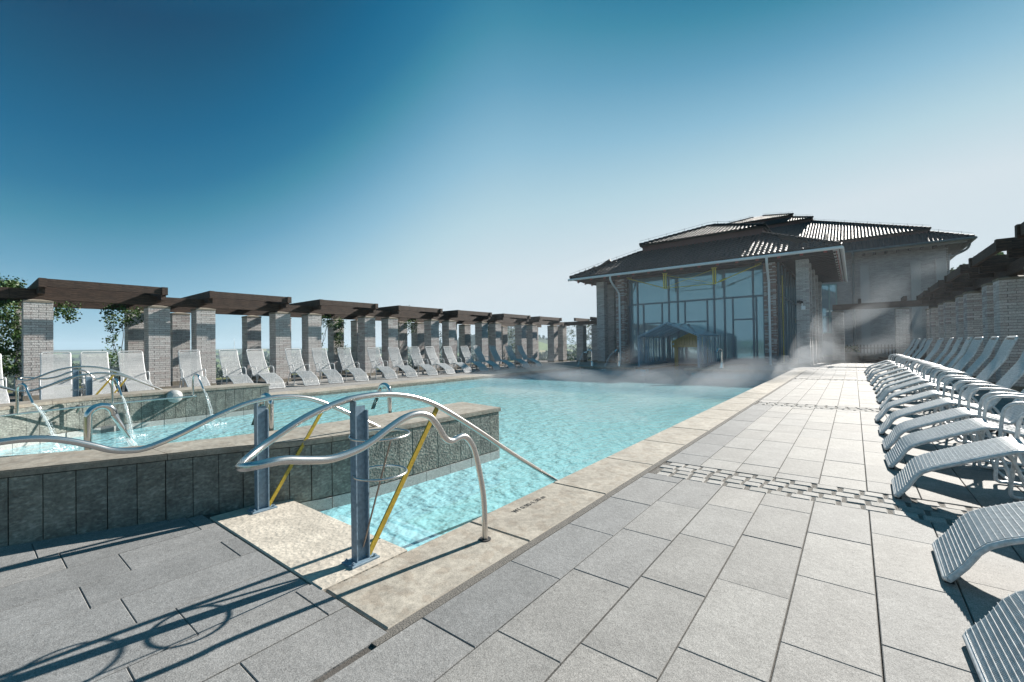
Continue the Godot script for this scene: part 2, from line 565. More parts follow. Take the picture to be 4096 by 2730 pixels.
func leaf_tone(dry := 0.0) -> Color:
	var k := rng.randf_range(0.55, 1.5)
	if rng.randf() < dry:
		return Color(0.16, 0.13, 0.03) * k
	return Color(0.038 * k * rng.randf_range(0.8, 1.4), 0.085 * k, 0.018 * k)

func rand_dir() -> Vector3:
	return Vector3(rng.randf_range(-1, 1), rng.randf_range(-1, 1), rng.randf_range(-1, 1)).normalized()

# a vine: stems climb from the ground at `foot`, and clumps fill the given boxes [centre, half size, leaves]
func vine(label: String, foot: Vector3, clumps: Array, size := 0.06) -> void:
	var o := thing("climbing_vine", label, "vine", foot, "vines on the pergolas")
	var b := Bag.new()
	for k in 3:
		var p := PackedVector3Array([Vector3(rng.randf_range(-0.06, 0.06), -0.05, rng.randf_range(-0.06, 0.06))])
		var last: Vector3 = clumps[mini(k, clumps.size() - 1)][0] - foot
		for i in range(1, 8):
			p.push_back(Vector3(rng.randf_range(-0.05, 0.05) + last.x * i / 7.0, last.y * i / 7.0, rng.randf_range(-0.05, 0.05) + last.z * i / 7.0))
		b.tube(smooth(p, 3), 0.018, 5, true, 0.006)
	part("stem", b, mat.bark, o)
	b = Bag.new()
	b.tinted = true
	for c in clumps:
		var mid: Vector3 = c[0] - foot
		var half: Vector3 = c[1]
		for i in int(c[2]):
			# leaves gather on sprays, so that gaps stay between them
			if i % 14 == 0:
				mid = c[0] - foot + Vector3(rng.randf_range(-1, 1) * half.x, rng.randf_range(-1, 1) * half.y, rng.randf_range(-1, 1) * half.z)
			b.tint = leaf_tone()
			var q := mid + rand_dir() * 0.17 * rng.randf()
			leaf(b, q, (rand_dir() + Vector3(0, -0.5, 0)).normalized(), size * rng.randf_range(0.6, 1.25))
	part("foliage", b, mat.leaf, o)

func tree(called: String, label: String, at: Vector3, height: float, crown: float, leaves: int, size: float, group := "", dry := 0.0) -> void:
	var o := thing(called, label, "tree", at, group)
	var b := Bag.new()
	var top := Vector3(rng.randf_range(-0.3, 0.3), height * 0.72, rng.randf_range(-0.3, 0.3))
	b.tube(smooth(PackedVector3Array([Vector3(0, -0.3, 0), Vector3(0.05, height * 0.25, 0.04), Vector3(-0.06, height * 0.5, 0), top]), 4), height * 0.028, 8, true, height * 0.008)
	var tips: Array[Vector3] = [top]
	for k in 11:
		var a := TAU * k / 11.0 + rng.randf()
		var h0 := height * rng.randf_range(0.3, 0.62)
		var tip := Vector3(cos(a) * crown * rng.randf_range(0.45, 0.9), h0 + height * rng.randf_range(0.1, 0.34), sin(a) * crown * rng.randf_range(0.45, 0.9))
		b.tube(smooth(PackedVector3Array([Vector3(0, h0, 0), tip * Vector3(0.5, 0, 0.5) + Vector3(0, lerpf(h0, tip.y, 0.6), 0), tip]), 3), height * 0.012, 5, true, height * 0.003)
		tips.append(tip)
	part("trunk", b, mat.bark, o)
	b = Bag.new()
	b.tinted = true
	var clump := Vector3.ZERO
	for i in leaves:
		if i % 22 == 0:
			clump = tips[rng.randi() % tips.size()] + rand_dir() * crown * 0.42 * sqrt(rng.randf())
		b.tint = leaf_tone(dry)
		leaf(b, clump + rand_dir() * crown * 0.16 * rng.randf(), rand_dir(), size * rng.randf_range(0.7, 1.3))
	part("crown", b, mat.leaf, o)

# ---------- sun lounger: local +X runs from the foot end to the back, Z across ----------
func lounger() -> Node3D:
	var o := Node3D.new()
	o.name = numbered("sun_lounger")
	add_child(o, true)
	var prof := smooth(PackedVector3Array([Vector3(0, 0.035, 0), Vector3(0.052, 0.105, 0), Vector3(0.13, 0.222, 0), Vector3(0.31, 0.312, 0), Vector3(0.5, 0.395, 0), Vector3(0.6, 0.43, 0), Vector3(0.70, 0.412, 0), Vector3(0.82, 0.378, 0), Vector3(0.875, 0.385, 0), Vector3(0.93, 0.455, 0), Vector3(1.03, 0.625, 0), Vector3(1.16, 0.825, 0), Vector3(1.205, 0.90, 0), Vector3(1.25, 1.02, 0), Vector3(1.29, 1.12, 0)]), 3)
	var w := 0.235
	# frame: one tube round the outline, with rounded corners at both ends
	var loop := PackedVector3Array()
	for p in prof:
		loop.push_back(p + Vector3(0, 0, w))
	var e := prof[prof.size() - 1]
	var d := (e - prof[prof.size() - 3]).normalized()
	for a in [15, 35, 55, 75, 90]:
		loop.push_back(e + d * 0.045 * sin(deg_to_rad(a)) + Vector3(0, 0, w - 0.045 + 0.045 * cos(deg_to_rad(a))))
	var n := loop.size()
	for i in range(n - 1, -1, -1):
		loop.push_back(loop[i] * Vector3(1, 1, -1))
	var b := Bag.new()
	b.tube(loop, 0.0135, 8)
	b.tube(PackedVector3Array([Vector3(0, 0.033, w), Vector3(-0.012, 0.026, w - 0.02), Vector3(-0.012, 0.026, -w + 0.02), Vector3(0, 0.033, -w)]), 0.0135, 8)
	part("frame", b, mat.white_coat, o)
	# wire mesh: cross wires over many thin lengthwise wires
	b = Bag.new()
	var fine := even(prof, 0.0225)
	for i in fine.size():
		var d2 := (fine[mini(i + 1, fine.size() - 1)] - fine[maxi(i - 1, 0)]).normalized()
		var up := Vector3(-d2.y, d2.x, 0)
		var q := fine[i] + up * 0.0165
		b.bar(q + Vector3(0, 0, -w), q + Vector3(0, 0, w), 0.0024, 0.0026, up)
	for k in 50:
		var z := lerpf(-w + 0.012, w - 0.012, k / 49.0)
		var line := PackedVector3Array()
		for i in prof.size():
			var d2 := (prof[mini(i + 1, prof.size() - 1)] - prof[maxi(i - 1, 0)]).normalized()
			line.push_back(prof[i] + Vector3(-d2.y, d2.x, 0) * 0.0115 + Vector3(0, 0, z))
		b.tube(line, 0.0034, 4, false)
	part("wire_mesh", b, mat.white_coat, o)
	for s in [-1, 1]:
		var z: float = s * (w + 0.018)
		b = Bag.new()
		b.tube(smooth(PackedVector3Array([Vector3(1.02, 0.60, z), Vector3(0.95, 0.634, z), Vector3(0.85, 0.645, z), Vector3(0.74, 0.64, z), Vector3(0.685, 0.60, z), Vector3(0.665, 0.52, z), Vector3(0.645, 0.3, z), Vector3(0.62, 0.06, z), Vector3(0.635, 0.018, z), Vector3(0.68, 0.014, z), Vector3(0.9, 0.014, z), Vector3(1.04, 0.014, z), Vector3(1.075, 0.04, z), Vector3(1.06, 0.12, z), Vector3(0.95, 0.36, z), Vector3(0.90, 0.43, z)]), 3), 0.0125, 7)
		part("armrest", b, mat.white_coat, o)
		b = Bag.new()
		b.tube(smooth(PackedVector3Array([Vector3(0.58, 0.415, s * w), Vector3(0.66, 0.2, s * w), Vector3(0.70, 0.05, s * w), Vector3(0.705, 0.018, s * (w - 0.04)), Vector3(0.705, 0.016, 0)]), 4), 0.0125, 7)
		part("leg", b, mat.white_coat, o)
		b = Bag.new()
		b.lathe(Vector3(1.06, 0.053, s * (w + 0.045)), Vector3(0, 0, 1), PackedVector2Array([Vector2(0.030, -0.008), Vector2(0.052, -0.010), Vector2(0.054, 0), Vector2(0.052, 0.010), Vector2(0.030, 0.008), Vector2(0.030, -0.008)]), 14)
		var wheel := part("wheel", b, mat.rubber, o)
		b = Bag.new()
		for k in 3:
			var a := PI * k / 3.0
			b.bar(Vector3(1.06 + cos(a) * 0.034, 0.053 + sin(a) * 0.034, s * (w + 0.045)), Vector3(1.06 - cos(a) * 0.034, 0.053 - sin(a) * 0.034, s * (w + 0.045)), 0.008, 0.008)
		b.tube(PackedVector3Array([Vector3(1.06, 0.053, s * (w + 0.01)), Vector3(1.06, 0.053, s * (w + 0.052))]), 0.008, 6)
		part("hub", b, mat.white_coat, wheel)
		b = Bag.new()
		b.box(Vector3(0.002, 0.014, s * (w - 0.05)), 0.034, 0.028, 0.035)
		part("foot_cap", b, mat.rubber, o)
	return o

# ---------- paving ----------
var paver_shapes := {}

func paver_mesh(sx: float, sz: float, thick := 0.05) -> Mesh:
	var key := "%d %d %d" % [roundi(sx * 1000), roundi(sz * 1000), roundi(thick * 1000)]
	if not paver_shapes.has(key):
		var b := Bag.new()
		b.slab(Vector3(0, -thick * 0.5, 0), sx, thick, sz, 0.003)
		paver_shapes[key] = b.mesh()
	return paver_shapes[key]

# a row of pavers between t0 and t1 from s0 to s1 with joints at off + k * 0.608
func paver_row(o: Node3D, t0: float, t1: float, s0: float, s1: float, off: float, tones: Array, far: Bag, near_limit: float) -> void:
	var cuts := [s0]
	var k := ceili((s0 + 0.03 - off) / 0.608)
	while off + k * 0.608 < s1 - 0.03:
		cuts.append(off + k * 0.608)
		k += 1
	cuts.append(s1)
	for i in cuts.size() - 1:
		var a: float = cuts[i] + 0.0015
		var b: float = cuts[i + 1] - 0.0015
		var at := P((a + b) * 0.5, (t0 + t1) * 0.5, rng.randf_range(-0.0018, 0.0018))
		var seen := (t0 + t1) * 0.5 < 0.26 * b + 0.5
		if b < near_limit and seen:
			obj("paver", paver_mesh(t1 - t0 - 0.006, b - a), tones[rng.randi() % tones.size()], o, at)
		else:
			far.tint = Color(0.36, 0.352, 0.342) * rng.randf_range(0.9, 1.08)
			far.slab(at - Vector3(0, 0.025, 0), t1 - t0 - 0.006, 0.05, b - a, 0.003)

func cobble_strip(o: Node3D, s0: float, t0: float, t1: float, far: Bag, single: bool) -> void:
	for row in 4:
		var t := t0 + rng.randf_range(0.0, 0.06)
		while t < t1:
			var w := rng.randf_range(0.105, 0.135)
			var d := rng.randf_range(0.098, 0.112)
			var at := P(s0 + 0.06 + row * 0.12 + rng.randf_range(-0.004, 0.004), t + w * 0.5, rng.randf_range(-0.003, 0.002))
			if single and t < 0.26 * s0 + 0.5:
				var b := Bag.new()
				b.slab(Vector3(0, -0.03, 0), w, 0.06, d, 0.008, Basis(Vector3.UP, rng.randf_range(-0.05, 0.05)))
				part("cobble", b, mat.cobble[rng.randi() % 3], o, at)
			else:
				far.tint = Color(0.42, 0.41, 0.395) * rng.randf_range(0.85, 1.1)
				far.slab(at - Vector3(0, 0.03, 0), w, 0.06, d, 0.008)
			t += w + rng.randf_range(0.016, 0.034)

func make_paving() -> void:
	mat.granite_v = mat.granite[0].duplicate()
	mat.granite_v.albedo_color = Color.WHITE
	mat.granite_v.vertex_color_use_as_albedo = true
	# the wide promenade along the pool
	var o := thing("paving", "grey granite slab promenade with cobble strips beside the pool", "paving", Vector3.ZERO, "", "structure")
	var b := Bag.new()
	b.box(P(13.5, 1.6, -0.162), 6.22, 0.3, 31.0)
	part("bedding", b, mat.joint, o)
	b = Bag.new()
	b.box(P(11.8, -1.497, -0.052), 0.05, 0.1, 21.6)
	part("gravel_joint", b, mat.gravel, o)
	var far := Bag.new()
	far.tinted = true
	var far_c := Bag.new()
	far_c.tinted = true
	var strips := [3.80, 9.05, 15.72, 21.05]
	var from := -0.9
	var offs := [1.22, 1.347, 1.484, 1.683, 1.949, 2.153, 2.35, 2.52, 2.75, 2.9, 3.1, 3.3, 3.45, 3.6, 3.8, 4.0, 4.2, 4.4, 4.6]
	for k in 5:
		var to: float = strips[k] if k < 4 else 28.15
		for row in 18:
			var t0 := -1.47 if row == 0 else -1.158 + 0.304 * (row - 1)
			var t1 := -1.158 + 0.304 * row
			var off: float = offs[row] + (0.0 if k == 0 else rng.randf_range(0.0, 0.6))
			var tones: Array = mat.granite_painted_dim if row == 0 else mat.granite  # coping row gets the darker copy: weaker sun sheen put into the colour
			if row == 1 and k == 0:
				tones = [mat.granite[1], mat.granite[3], mat.granite_painted_dim[2]]  # in-between mix continues that painted falloff of sun sheen
			paver_row(o, t0, t1, from, to, off, tones, far, 9.05)
		if k < 4:
			var bed := Bag.new()
			bed.box(P(to + 0.241, 1.2, -0.058), 5.3, 0.1, 0.478)
			part("sand_joint", bed, mat.gravel, o)
			cobble_strip(o, to, -1.46, 3.9, far_c, k < 2)
			from = to + 0.482
	part("far_pavers", far, mat.granite_v, o).set_meta("kind", "stuff")
	part("far_cobbles", far_c, mat.granite_v, o).set_meta("kind", "stuff")
	# the landing in front of the steps
	o = thing("landing_paving", "grey slab paving painted darker for weaker sun sheen in front of the curved wall and steps", "paving", Vector3.ZERO, "", "structure")
	b = Bag.new()
	b.box(P(0.0, -2.71, -0.166), 2.42, 0.3, 3.14)
	b.box(P(-0.6, -4.2, -0.166), 0.55, 0.3, 1.9)
	part("bedding", b, mat.joint, o)
	var loffs := [0.1, 0.28, 0.363, 0.567, 0.37, 0.47, 0.603, 0.99, 1.25]
	far = Bag.new()
	far.tinted = true
	for row in 9:
		var t0 := -4.238 + 0.304 * row
		paver_row(o, t0, t0 + 0.304, -0.9, [0.55, 0.98, 1.066, 1.066, 1.066, 1.066, 1.066, 1.078, 1.078][row], loffs[row], mat.granite_painted_dim, far, 5.0)
	# the terrace across the pool
	o = thing("pillar_terrace_paving", "paved terrace across the pool between coping and brick pillars", "paving", Vector3.ZERO, "", "structure")
	b = Bag.new()
	b.box(P(10.8, -15.9, -0.168), 8.2, 0.3, 36.0)
	part("bedding", b, mat.joint, o)
	far = Bag.new()
	far.tinted = true
	for row in 12:
		paver_row(o, -15.95 + 0.304 * row, -15.65 + 0.304 * row, -3.0, 28.0, rng.randf_range(0, 0.6), mat.granite_painted_dim, far, -9.0)
	part("far_pavers", far, mat.granite_v, o).set_meta("kind", "stuff")
	# the court in front of the bath house
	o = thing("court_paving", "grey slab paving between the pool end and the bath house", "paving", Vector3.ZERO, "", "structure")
	far = Bag.new()
	far.tinted = true
	b = Bag.new()
	b.box(P(22.9, -10.6, -0.17), 5.3, 0.3, 4.9)
	b.box(P(22.9, -3.75, -0.17), 4.52, 0.3, 4.9)
	b.box(P(33.0, -7.0, -0.20), 26.0, 0.3, 15.2)
	part("bedding", b, mat.joint, o)
	for row in 30:
		var t0 := -12.2 + 0.36 * row
		if t0 > -8.1 and t0 < -6.1:
			continue
		paver_row(o, t0, t0 + 0.36, 20.85, 25.2, rng.randf_range(0, 0.6), mat.granite_painted_dim, far, -9.0)
	part("far_pavers", far, mat.granite_v, o).set_meta("kind", "stuff")

# ---------- pool ----------
const WATER := -0.12

func coping_run(o: Node3D, s0: float, s1: float, t0: float, t1: float, first: float) -> void:
	var s := s0
	var to := first
	while s < s1 - 0.05:
		to = minf(to, s1)
		var b := Bag.new()
		b.slab(Vector3(0, -0.035, 0), t1 - t0, 0.07, to - s - 0.004, 0.009)
		part("coping_slab", b, mat.coping[rng.randi() % 3], o, P((s + to) * 0.5, (t0 + t1) * 0.5, rng.randf_range(-0.001, 0.001)))
		s = to
		to = s + 1.0

func make_pool() -> void:
	var o := thing("pool_basin", "turquoise tiled swimming pool basin below the water", "pool", Vector3.ZERO, "", "structure")
	var b := Bag.new()
	b.box(P(9.2, -6.7, -1.36), 10.6, 0.2, 24.4)
	part("pool_floor", b, mat.basin, o)
	b = Bag.new()
	b.box(P(9.8, -1.80, -0.68), 0.40, 1.2, 22.0)
	b.box(P(9.8, -11.62, -0.70), 0.44, 1.2, 22.0)
	b.box(P(20.62, -9.65, -0.70), 3.5, 1.2, 0.44)
	b.box(P(20.62, -3.95, -0.70), 3.7, 1.2, 0.44)
	b.box(P(-2.6, -6.65, -0.70), 9.0, 1.2, 0.3)
	part("pool_wall", b, mat.basin, o)
	# the slate face above the water on the far sides
	for k in 26:
		var f := Bag.new()
		f.box(Vector3.ZERO, 0.02, 0.12, 0.746)
		part("edge_tile", f, mat.slate[k % 5], o, P(1.7 + 0.375 + k * 0.75, -11.405, -0.135))
	for k in 13:
		var t := -11.0 + k * 0.75
		if t > -8.2 and t < -5.8:
			continue
		var f := Bag.new()
		f.box(Vector3.ZERO, 0.74, 0.12, 0.02)
		part("edge_tile", f, mat.slate[k % 5], o, P(20.38, t, -0.135))
	coping_run(o, 1.085, 22.6, -2.01, -1.522, 2.08)
	coping_run(o, -3.0, 20.9, -12.30, -11.40, -2.3)
	var t := -11.4
	while t < -2.1:
		if t + 1.0 < -7.85 or t > -6.2:
			var f := Bag.new()
			f.slab(Vector3(0, -0.035, 0), 0.996, 0.07, 0.48, 0.009)
			part("coping_slab", f, mat.coping[rng.randi() % 3], o, P(20.6, t + 0.5, 0))
		t += 1.0
		if t > -8.0 and t < -6.4:
			t = -6.1
	# steps down into the water at both sides, with dark nosing strips
	for side in 2:
		for k in 5:
			var s := 1.575 + 0.40 * k
			var f := Bag.new()
			var y := -0.19 - 0.17 * k
			f.slab(P(s + 0.21, mirror(-2.65, side), y - 0.3), 1.31, 0.6, 0.43, 0.006)
			var st := part("step", f, mat.step_tile, o)
			f = Bag.new()
			f.box(P(s + 0.365, mirror(-2.65, side), y + 0.002), 1.29, 0.006, 0.03)
			part("nosing", f, mat.grout, st)
	# the rough landing slabs that the steps start from
	for side in 2:
		b = Bag.new()
		b.slab(P(1.325, mirror(-2.76, side), -0.044), 1.49, 0.1, 0.505, 0.006)
		part("landing_slab", b, mat.platform, o)
	b = Bag.new()
	b.box(P(-0.7, -10.6, -0.166), 2.6, 0.3, 4.5)
	part("landing_bed", b, mat.granite_painted_dim[0], o)
	# engraved depth mark
	var tm := TextMesh.new()
	var f2 := SystemFont.new()
	f2.font_names = PackedStringArray(["Droid Sans"])
	tm.font = f2
	tm.text = "WT 0.90-1.30 m"
	tm.font_size = 24
	tm.pixel_size = 0.0023
	tm.depth = 0.002
	var w := obj("depth_mark", tm, mat.text, o, P(2.565, -1.872, 0.0012))
	w.basis = Basis(Vector3(0, 0, -1), Vector3(-1, 0, 0), Vector3(0, 1, 0))
	# water
	b = Bag.new()
	b.quad(P(-2.5, -11.41, WATER), P(-2.5, -1.99, WATER), P(20.41, -1.99, WATER), P(20.41, -11.41, WATER))
	b.quad(P(20.41, -7.9, WATER), P(20.41, -6.1, WATER), P(25.6, -6.1, WATER), P(25.6, -7.9, WATER))
	var wt := part("pool_water", b, mat.water, self)
	tag(wt, "rippled turquoise pool water", "water", "", "structure")

func mirror(t: float, side: int) -> float:
	return t if side == 0 else -13.3 - t

# ---------- the two curved slate walls ----------
func slate_wall(side: int, label: String) -> void:
	var fp := PackedVector3Array()
	for q in [[-1.9, -5.2], [-1.2, -4.75], [-0.6, -4.42], [0.0, -4.115], [0.33, -3.965], [0.6, -3.845], [0.86, -3.725], [1.15, -3.615], [1.45, -3.46], [1.75, -3.33], [2.2, -3.25], [3.0, -3.22], [3.80, -3.20]]:
		fp.push_back(P(q[0], mirror(q[1], side), 0))
	var bp := PackedVector3Array()
	for q in [[-1.9, -5.9], [-1.2, -5.4], [-0.6, -5.03], [0.0, -4.68], [0.54, -4.34], [0.9, -4.14], [1.28, -4.0], [1.7, -3.93], [2.2, -3.9], [3.0, -3.9], [3.92, -3.9]]:
		bp.push_back(P(q[0], mirror(q[1], side), 0))
	var o := thing("slate_wall", label, "wall", Vector3.ZERO, "curved slate walls")
	var f := even(smooth(fp, 4), 0.152)
	var k := f.size() - 1
	var c := Curve3D.new()
	for q in smooth(bp, 4):
		c.add_point(q)
	var bk := PackedVector3Array()
	for i in k + 1:
		bk.push_back(c.sample_baked(c.get_baked_length() * i / k))
	var g := Bag.new()
	g.strip(f, bk, -1.2, 0.408)
	part("core", g, mat.grout, o)
	# slate tiles on both faces
	for face in 2:
		var line := f if face == 0 else bk
		var other := bk if face == 0 else f
		for i in k:
			var a := line[i]
			var d := line[i + 1] - a
			var mid := a + d * 0.5
			var x := d.normalized()
			var out := x.cross(Vector3.UP).normalized()
			if out.dot(mid - (other[i] + other[i + 1]) * 0.5) < 0.0:
				out = -out
			var s := -mid.z
			var wet := s > 1.56 or face == 1
			var lo := -0.022 if wet else -0.03
			var t := Bag.new()
			var basis := Basis(x, Vector3.UP, x.cross(Vector3.UP))
			t.box(Vector3.ZERO, d.length() - 0.005, 0.403 - lo, 0.018 + rng.randf_range(-0.003, 0.003), basis)
			var tones: Array = mat.slate
			part("slate_tile", t, tones[rng.randi() % tones.size()], o, mid + out * 0.006 + Vector3(0, (0.403 + lo) * 0.5, 0))
			if wet and i % 2 == 0:
				var t2 := Bag.new()
				var l := (line[mini(i + 2, k)] - a).length()
				t2.box(Vector3.ZERO, l - 0.005, 0.42, 0.02, basis)
				part("plinth_tile", t2, mat.band, o, a + (line[mini(i + 2, k)] - a) * 0.5 + out * 0.009 + Vector3(0, -0.24, 0))
	# end face
	var e0 := f[k]
	var e1 := bk[k]
	var ex := (e1 - e0).normalized()
	var en := ex.cross(Vector3.UP)
	if en.z > 0.0:
		en = -en
	for i in 4:
		var t := Bag.new()
		var w := (e1 - e0).length() / 4.0
		t.box(Vector3.ZERO, w - 0.005, 0.423, 0.018, Basis(ex, Vector3.UP, ex.cross(Vector3.UP)))
		part("slate_tile", t, mat.slate[i % 5], o, e0 + ex * w * (i + 0.5) + en * 0.006 + Vector3(0, 0.19, 0))
		var t2 := Bag.new()
		t2.box(Vector3.ZERO, w - 0.005, 0.42, 0.02, Basis(ex, Vector3.UP, ex.cross(Vector3.UP)))
		part("plinth_tile", t2, mat.band, o, e0 + ex * w * (i + 0.5) + en * 0.009 + Vector3(0, -0.24, 0))
	# coping slabs
	var per := 7
	var i := 0
	var starts := []
	while i < k:
		starts.append(i)
		i += per
	if k - starts[-1] < 3:
		starts.pop_back()
	for q in starts.size():
		var a: int = starts[q]
		var z: int = starts[q + 1] if q + 1 < starts.size() else k
		var ff := PackedVector3Array()
		var bb := PackedVector3Array()
		for j in range(a, z + 1):
			var dir := (f[j] - bk[j]).normalized()
			var slip := Vector3.ZERO
			if j == a and q > 0:
				slip = (f[j + 1] - f[j]).normalized() * 0.004
			if j == k:
				slip = en * 0.025
			ff.push_back(f[j] + dir * 0.024 + slip)
			bb.push_back(bk[j] - dir * 0.024 + slip)
		var t := Bag.new()
		t.strip(ff, bb, 0.409, 0.444)
		var ft := PackedVector3Array()
		var bt := PackedVector3Array()
		for j in ff.size():
			var dir := (ff[j] - bb[j]).normalized()
			ft.push_back(ff[j] - dir * 0.007)
			bt.push_back(bb[j] + dir * 0.007)
		t.strip(ft, bt, 0.443, 0.452)
		part("coping_slab", t, mat.wall_coping[rng.randi() % 2], o)

# ---------- hand rails ----------
func line_at(pts: Array, t: float, side: int) -> PackedVector3Array:
	var out := PackedVector3Array()
	for q in pts:
		out.push_back(P(q[0], mirror(t, side), q[1]))
	return out

func rail_post(o: Node3D, s: float, t: float, height: float) -> void:
	var b := Bag.new()
	b.box(P(s - 0.036, t, height * 0.5 + 0.006), 0.052, height, 0.007)
	b.box(P(s + 0.036, t, (height - 0.055) * 0.5 + 0.006), 0.052, height - 0.055, 0.007)
	b.box(P(s, t, (height - 0.03) * 0.5 + 0.006), 0.008, height - 0.03, 0.066)
	var p := part("post", b, mat.blue_steel, o)
	b = Bag.new()
	b.slab(P(s, t, 0.010), 0.105, 0.014, 0.165, 0.002)
	part("base_plate", b, mat.blue_steel, p)
	for e in [-1, 1]:
		for f in [-1, 1]:
			b = Bag.new()
			b.lathe(P(s + e * 0.064, t + f * 0.034, 0.017), Vector3.UP, PackedVector2Array([Vector2(0.010, 0), Vector2(0.010, 0.008), Vector2(0.005, 0.008), Vector2(0.005, 0.014), Vector2(0, 0.014)]), 6)
			part("bolt", b, mat.blue_steel, p)

func hand_rails(side: int, near_label: String, wall_label: String) -> void:
	# the looped rail beside the coping
	var o := thing("handrail", near_label, "handrail", P(1.343, mirror(-2.11, side), 0), "wavy steel handrails at the steps")
	var off := -o.position
	var front := [[1.941, -0.02], [1.940, 0.15], [1.926, 0.3], [1.876, 0.504], [1.837, 0.588], [1.783, 0.638], [1.729, 0.640], [1.680, 0.632], [1.631, 0.657], [1.583, 0.726], [1.524, 0.788], [1.451, 0.811], [1.369, 0.804], [1.272, 0.767], [1.181, 0.723], [1.097, 0.696], [0.98, 0.683], [0.875, 0.700], [0.797, 0.718], [0.735, 0.722]]
	var back := [[0.867, 0.723], [0.986, 0.787], [1.098, 0.834], [1.231, 0.870], [1.326, 0.884], [1.481, 0.886], [1.652, 0.862], [1.817, 0.811], [1.983, 0.730], [2.297, 0.544], [2.67, 0.311], [3.314, -0.069], [3.6, -0.24]]
	var p := line_at(front, -1.75, side)
	p.append_array(line_at([[0.685, 0.716]], -1.775, side))
	p.append_array(line_at([[0.675, 0.700]], -1.86, side))
	p.append_array(line_at([[0.715, 0.683]], -1.97, side))
	p.append_array(line_at([[0.775, 0.686]], -2.06, side))
	p.append_array(line_at(back, -2.11, side))
	for i in p.size():
		p[i] += off
	var b := Bag.new()
	b.tube(smooth(p, 4), 0.0172, 14)
	var rail := part("rail", b, mat.steel, o)
	b = Bag.new()
	b.lathe(P(1.941, mirror(-1.75, side), 0.002) + off, Vector3.UP, PackedVector2Array([Vector2(0.036, -0.002), Vector2(0.036, 0.003), Vector2(0.030, 0.003), Vector2(0.019, 0.002)]), 18)
	part("collar", b, mat.rubber, rail)
	rail_post(o, 0.0, 0.0, 0.862)
	b = Bag.new()
	b.bar(P(1.385, mirror(-2.108, side), 0.018) + off, P(1.897, mirror(-2.108, side), 0.755) + off, 0.010, 0.030)
	part("brace", b, mat.yellow, o)
	for q in [[0.675, 0.158], [0.468, 0.140]]:
		var ring := PackedVector3Array()
		for k in 33:
			var a := TAU * k / 32.0
			ring.push_back(P(1.43 + cos(a) * q[1], mirror(-2.05, side) + sin(a) * q[1], q[0]) + off)
		b = Bag.new()
		b.tube(ring, 0.0065, 7, false)
		part("ring", b, mat.steel, o)
	b = Bag.new()
	b.tube(PackedVector3Array([P(1.40, mirror(-1.91, side), 0.675) + off, P(1.37, mirror(-1.96, side), 0.468) + off, P(1.352, mirror(-2.10, side), 0.08) + off]), 0.005, 6)
	part("stay", b, mat.rod, o)
	# the rail along the slate wall
	o = thing("handrail", wall_label, "handrail", P(1.35, mirror(-3.355, side), 0), "wavy steel handrails at the steps")
	off = -o.position
	p = line_at([[-0.62, 0.0], [-0.62, 0.35], [-0.60, 0.60], [-0.5, 0.69], [-0.3, 0.71], [-0.05, 0.705], [0.134, 0.712], [0.211, 0.712], [0.293, 0.700], [0.379, 0.672], [0.471, 0.629], [0.543, 0.592], [0.619, 0.573], [0.699, 0.572], [0.842, 0.617], [1.03, 0.699], [1.13, 0.737], [1.25, 0.775], [1.396, 0.797], [1.488, 0.799], [1.609, 0.785], [1.737, 0.751], [1.916, 0.668], [2.093, 0.570], [2.336, 0.434], [2.605, 0.268], [2.904, 0.092], [3.361, -0.177], [3.5, -0.26]], -3.345, side)
	for i in p.size():
		p[i] += off
	b = Bag.new()
	b.tube(smooth(p, 4), 0.0172, 14)
	part("rail", b, mat.steel, o)
	rail_post(o, 0.0, 0.0, 0.768)
	b = Bag.new()
	b.bar(P(1.39, mirror(-3.352, side), 0.018) + off, P(1.824, mirror(-3.348, side), 0.69) + off, 0.010, 0.024)
	part("brace", b, mat.yellow, o)

# ---------- spouts ----------
# a swan-neck: a pipe that rises, bends over towards dir and ends in a nozzle; returns the nozzle's end
func swan_neck(o: Node3D, base: Vector3, dir: Vector3, rise: float, reach: float, drop: float, r: float, flat: bool) -> Vector3:
	var p := PackedVector3Array([base, base + Vector3(0, rise * 0.6, 0)])
	for k in 9:
		var a := PI * k / 8.0
		p.push_back(base + Vector3(0, rise - reach * 0.32 + sin(a) * reach * 0.32, 0) + dir * (reach * 0.32 * (1.0 - cos(a))))
	var end := base + dir * reach + Vector3(0, rise - drop, 0)
	var b := Bag.new()
	var top := p[p.size() - 1]
	if flat:
		b.tube(p, r, 12)
		part("pipe", b, mat.steel_shiny, o)
		# the nozzle widens into a flat mouth
		b = Bag.new()
		var side := dir.cross(Vector3.UP).normalized()
		var prev := PackedVector3Array()
		for k in 6:
			var u := k / 5.0
			var c := top.lerp(end, u)
			var ring := PackedVector3Array()
			for j in 12:
				var a := TAU * j / 12.0
				ring.push_back(c + side * cos(a) * r * lerpf(1.0, 2.1, u) + (dir * 0.9 + Vector3(0, 0.35, 0)) * sin(a) * r * lerpf(1.0, 0.35, u))
			if k > 0:
				for j in 12:
					b.quad(prev[j], prev[(j + 1) % 12], ring[(j + 1) % 12], ring[j])
			prev = ring
		part("nozzle", b, mat.steel_shiny, o)
	else:
		p.push_back(top.lerp(end, 0.5))
		p.push_back(end)
		b.tube(p, r, 10, true, r * 0.9)
		part("pipe", b, mat.steel_shiny, o)
	return end

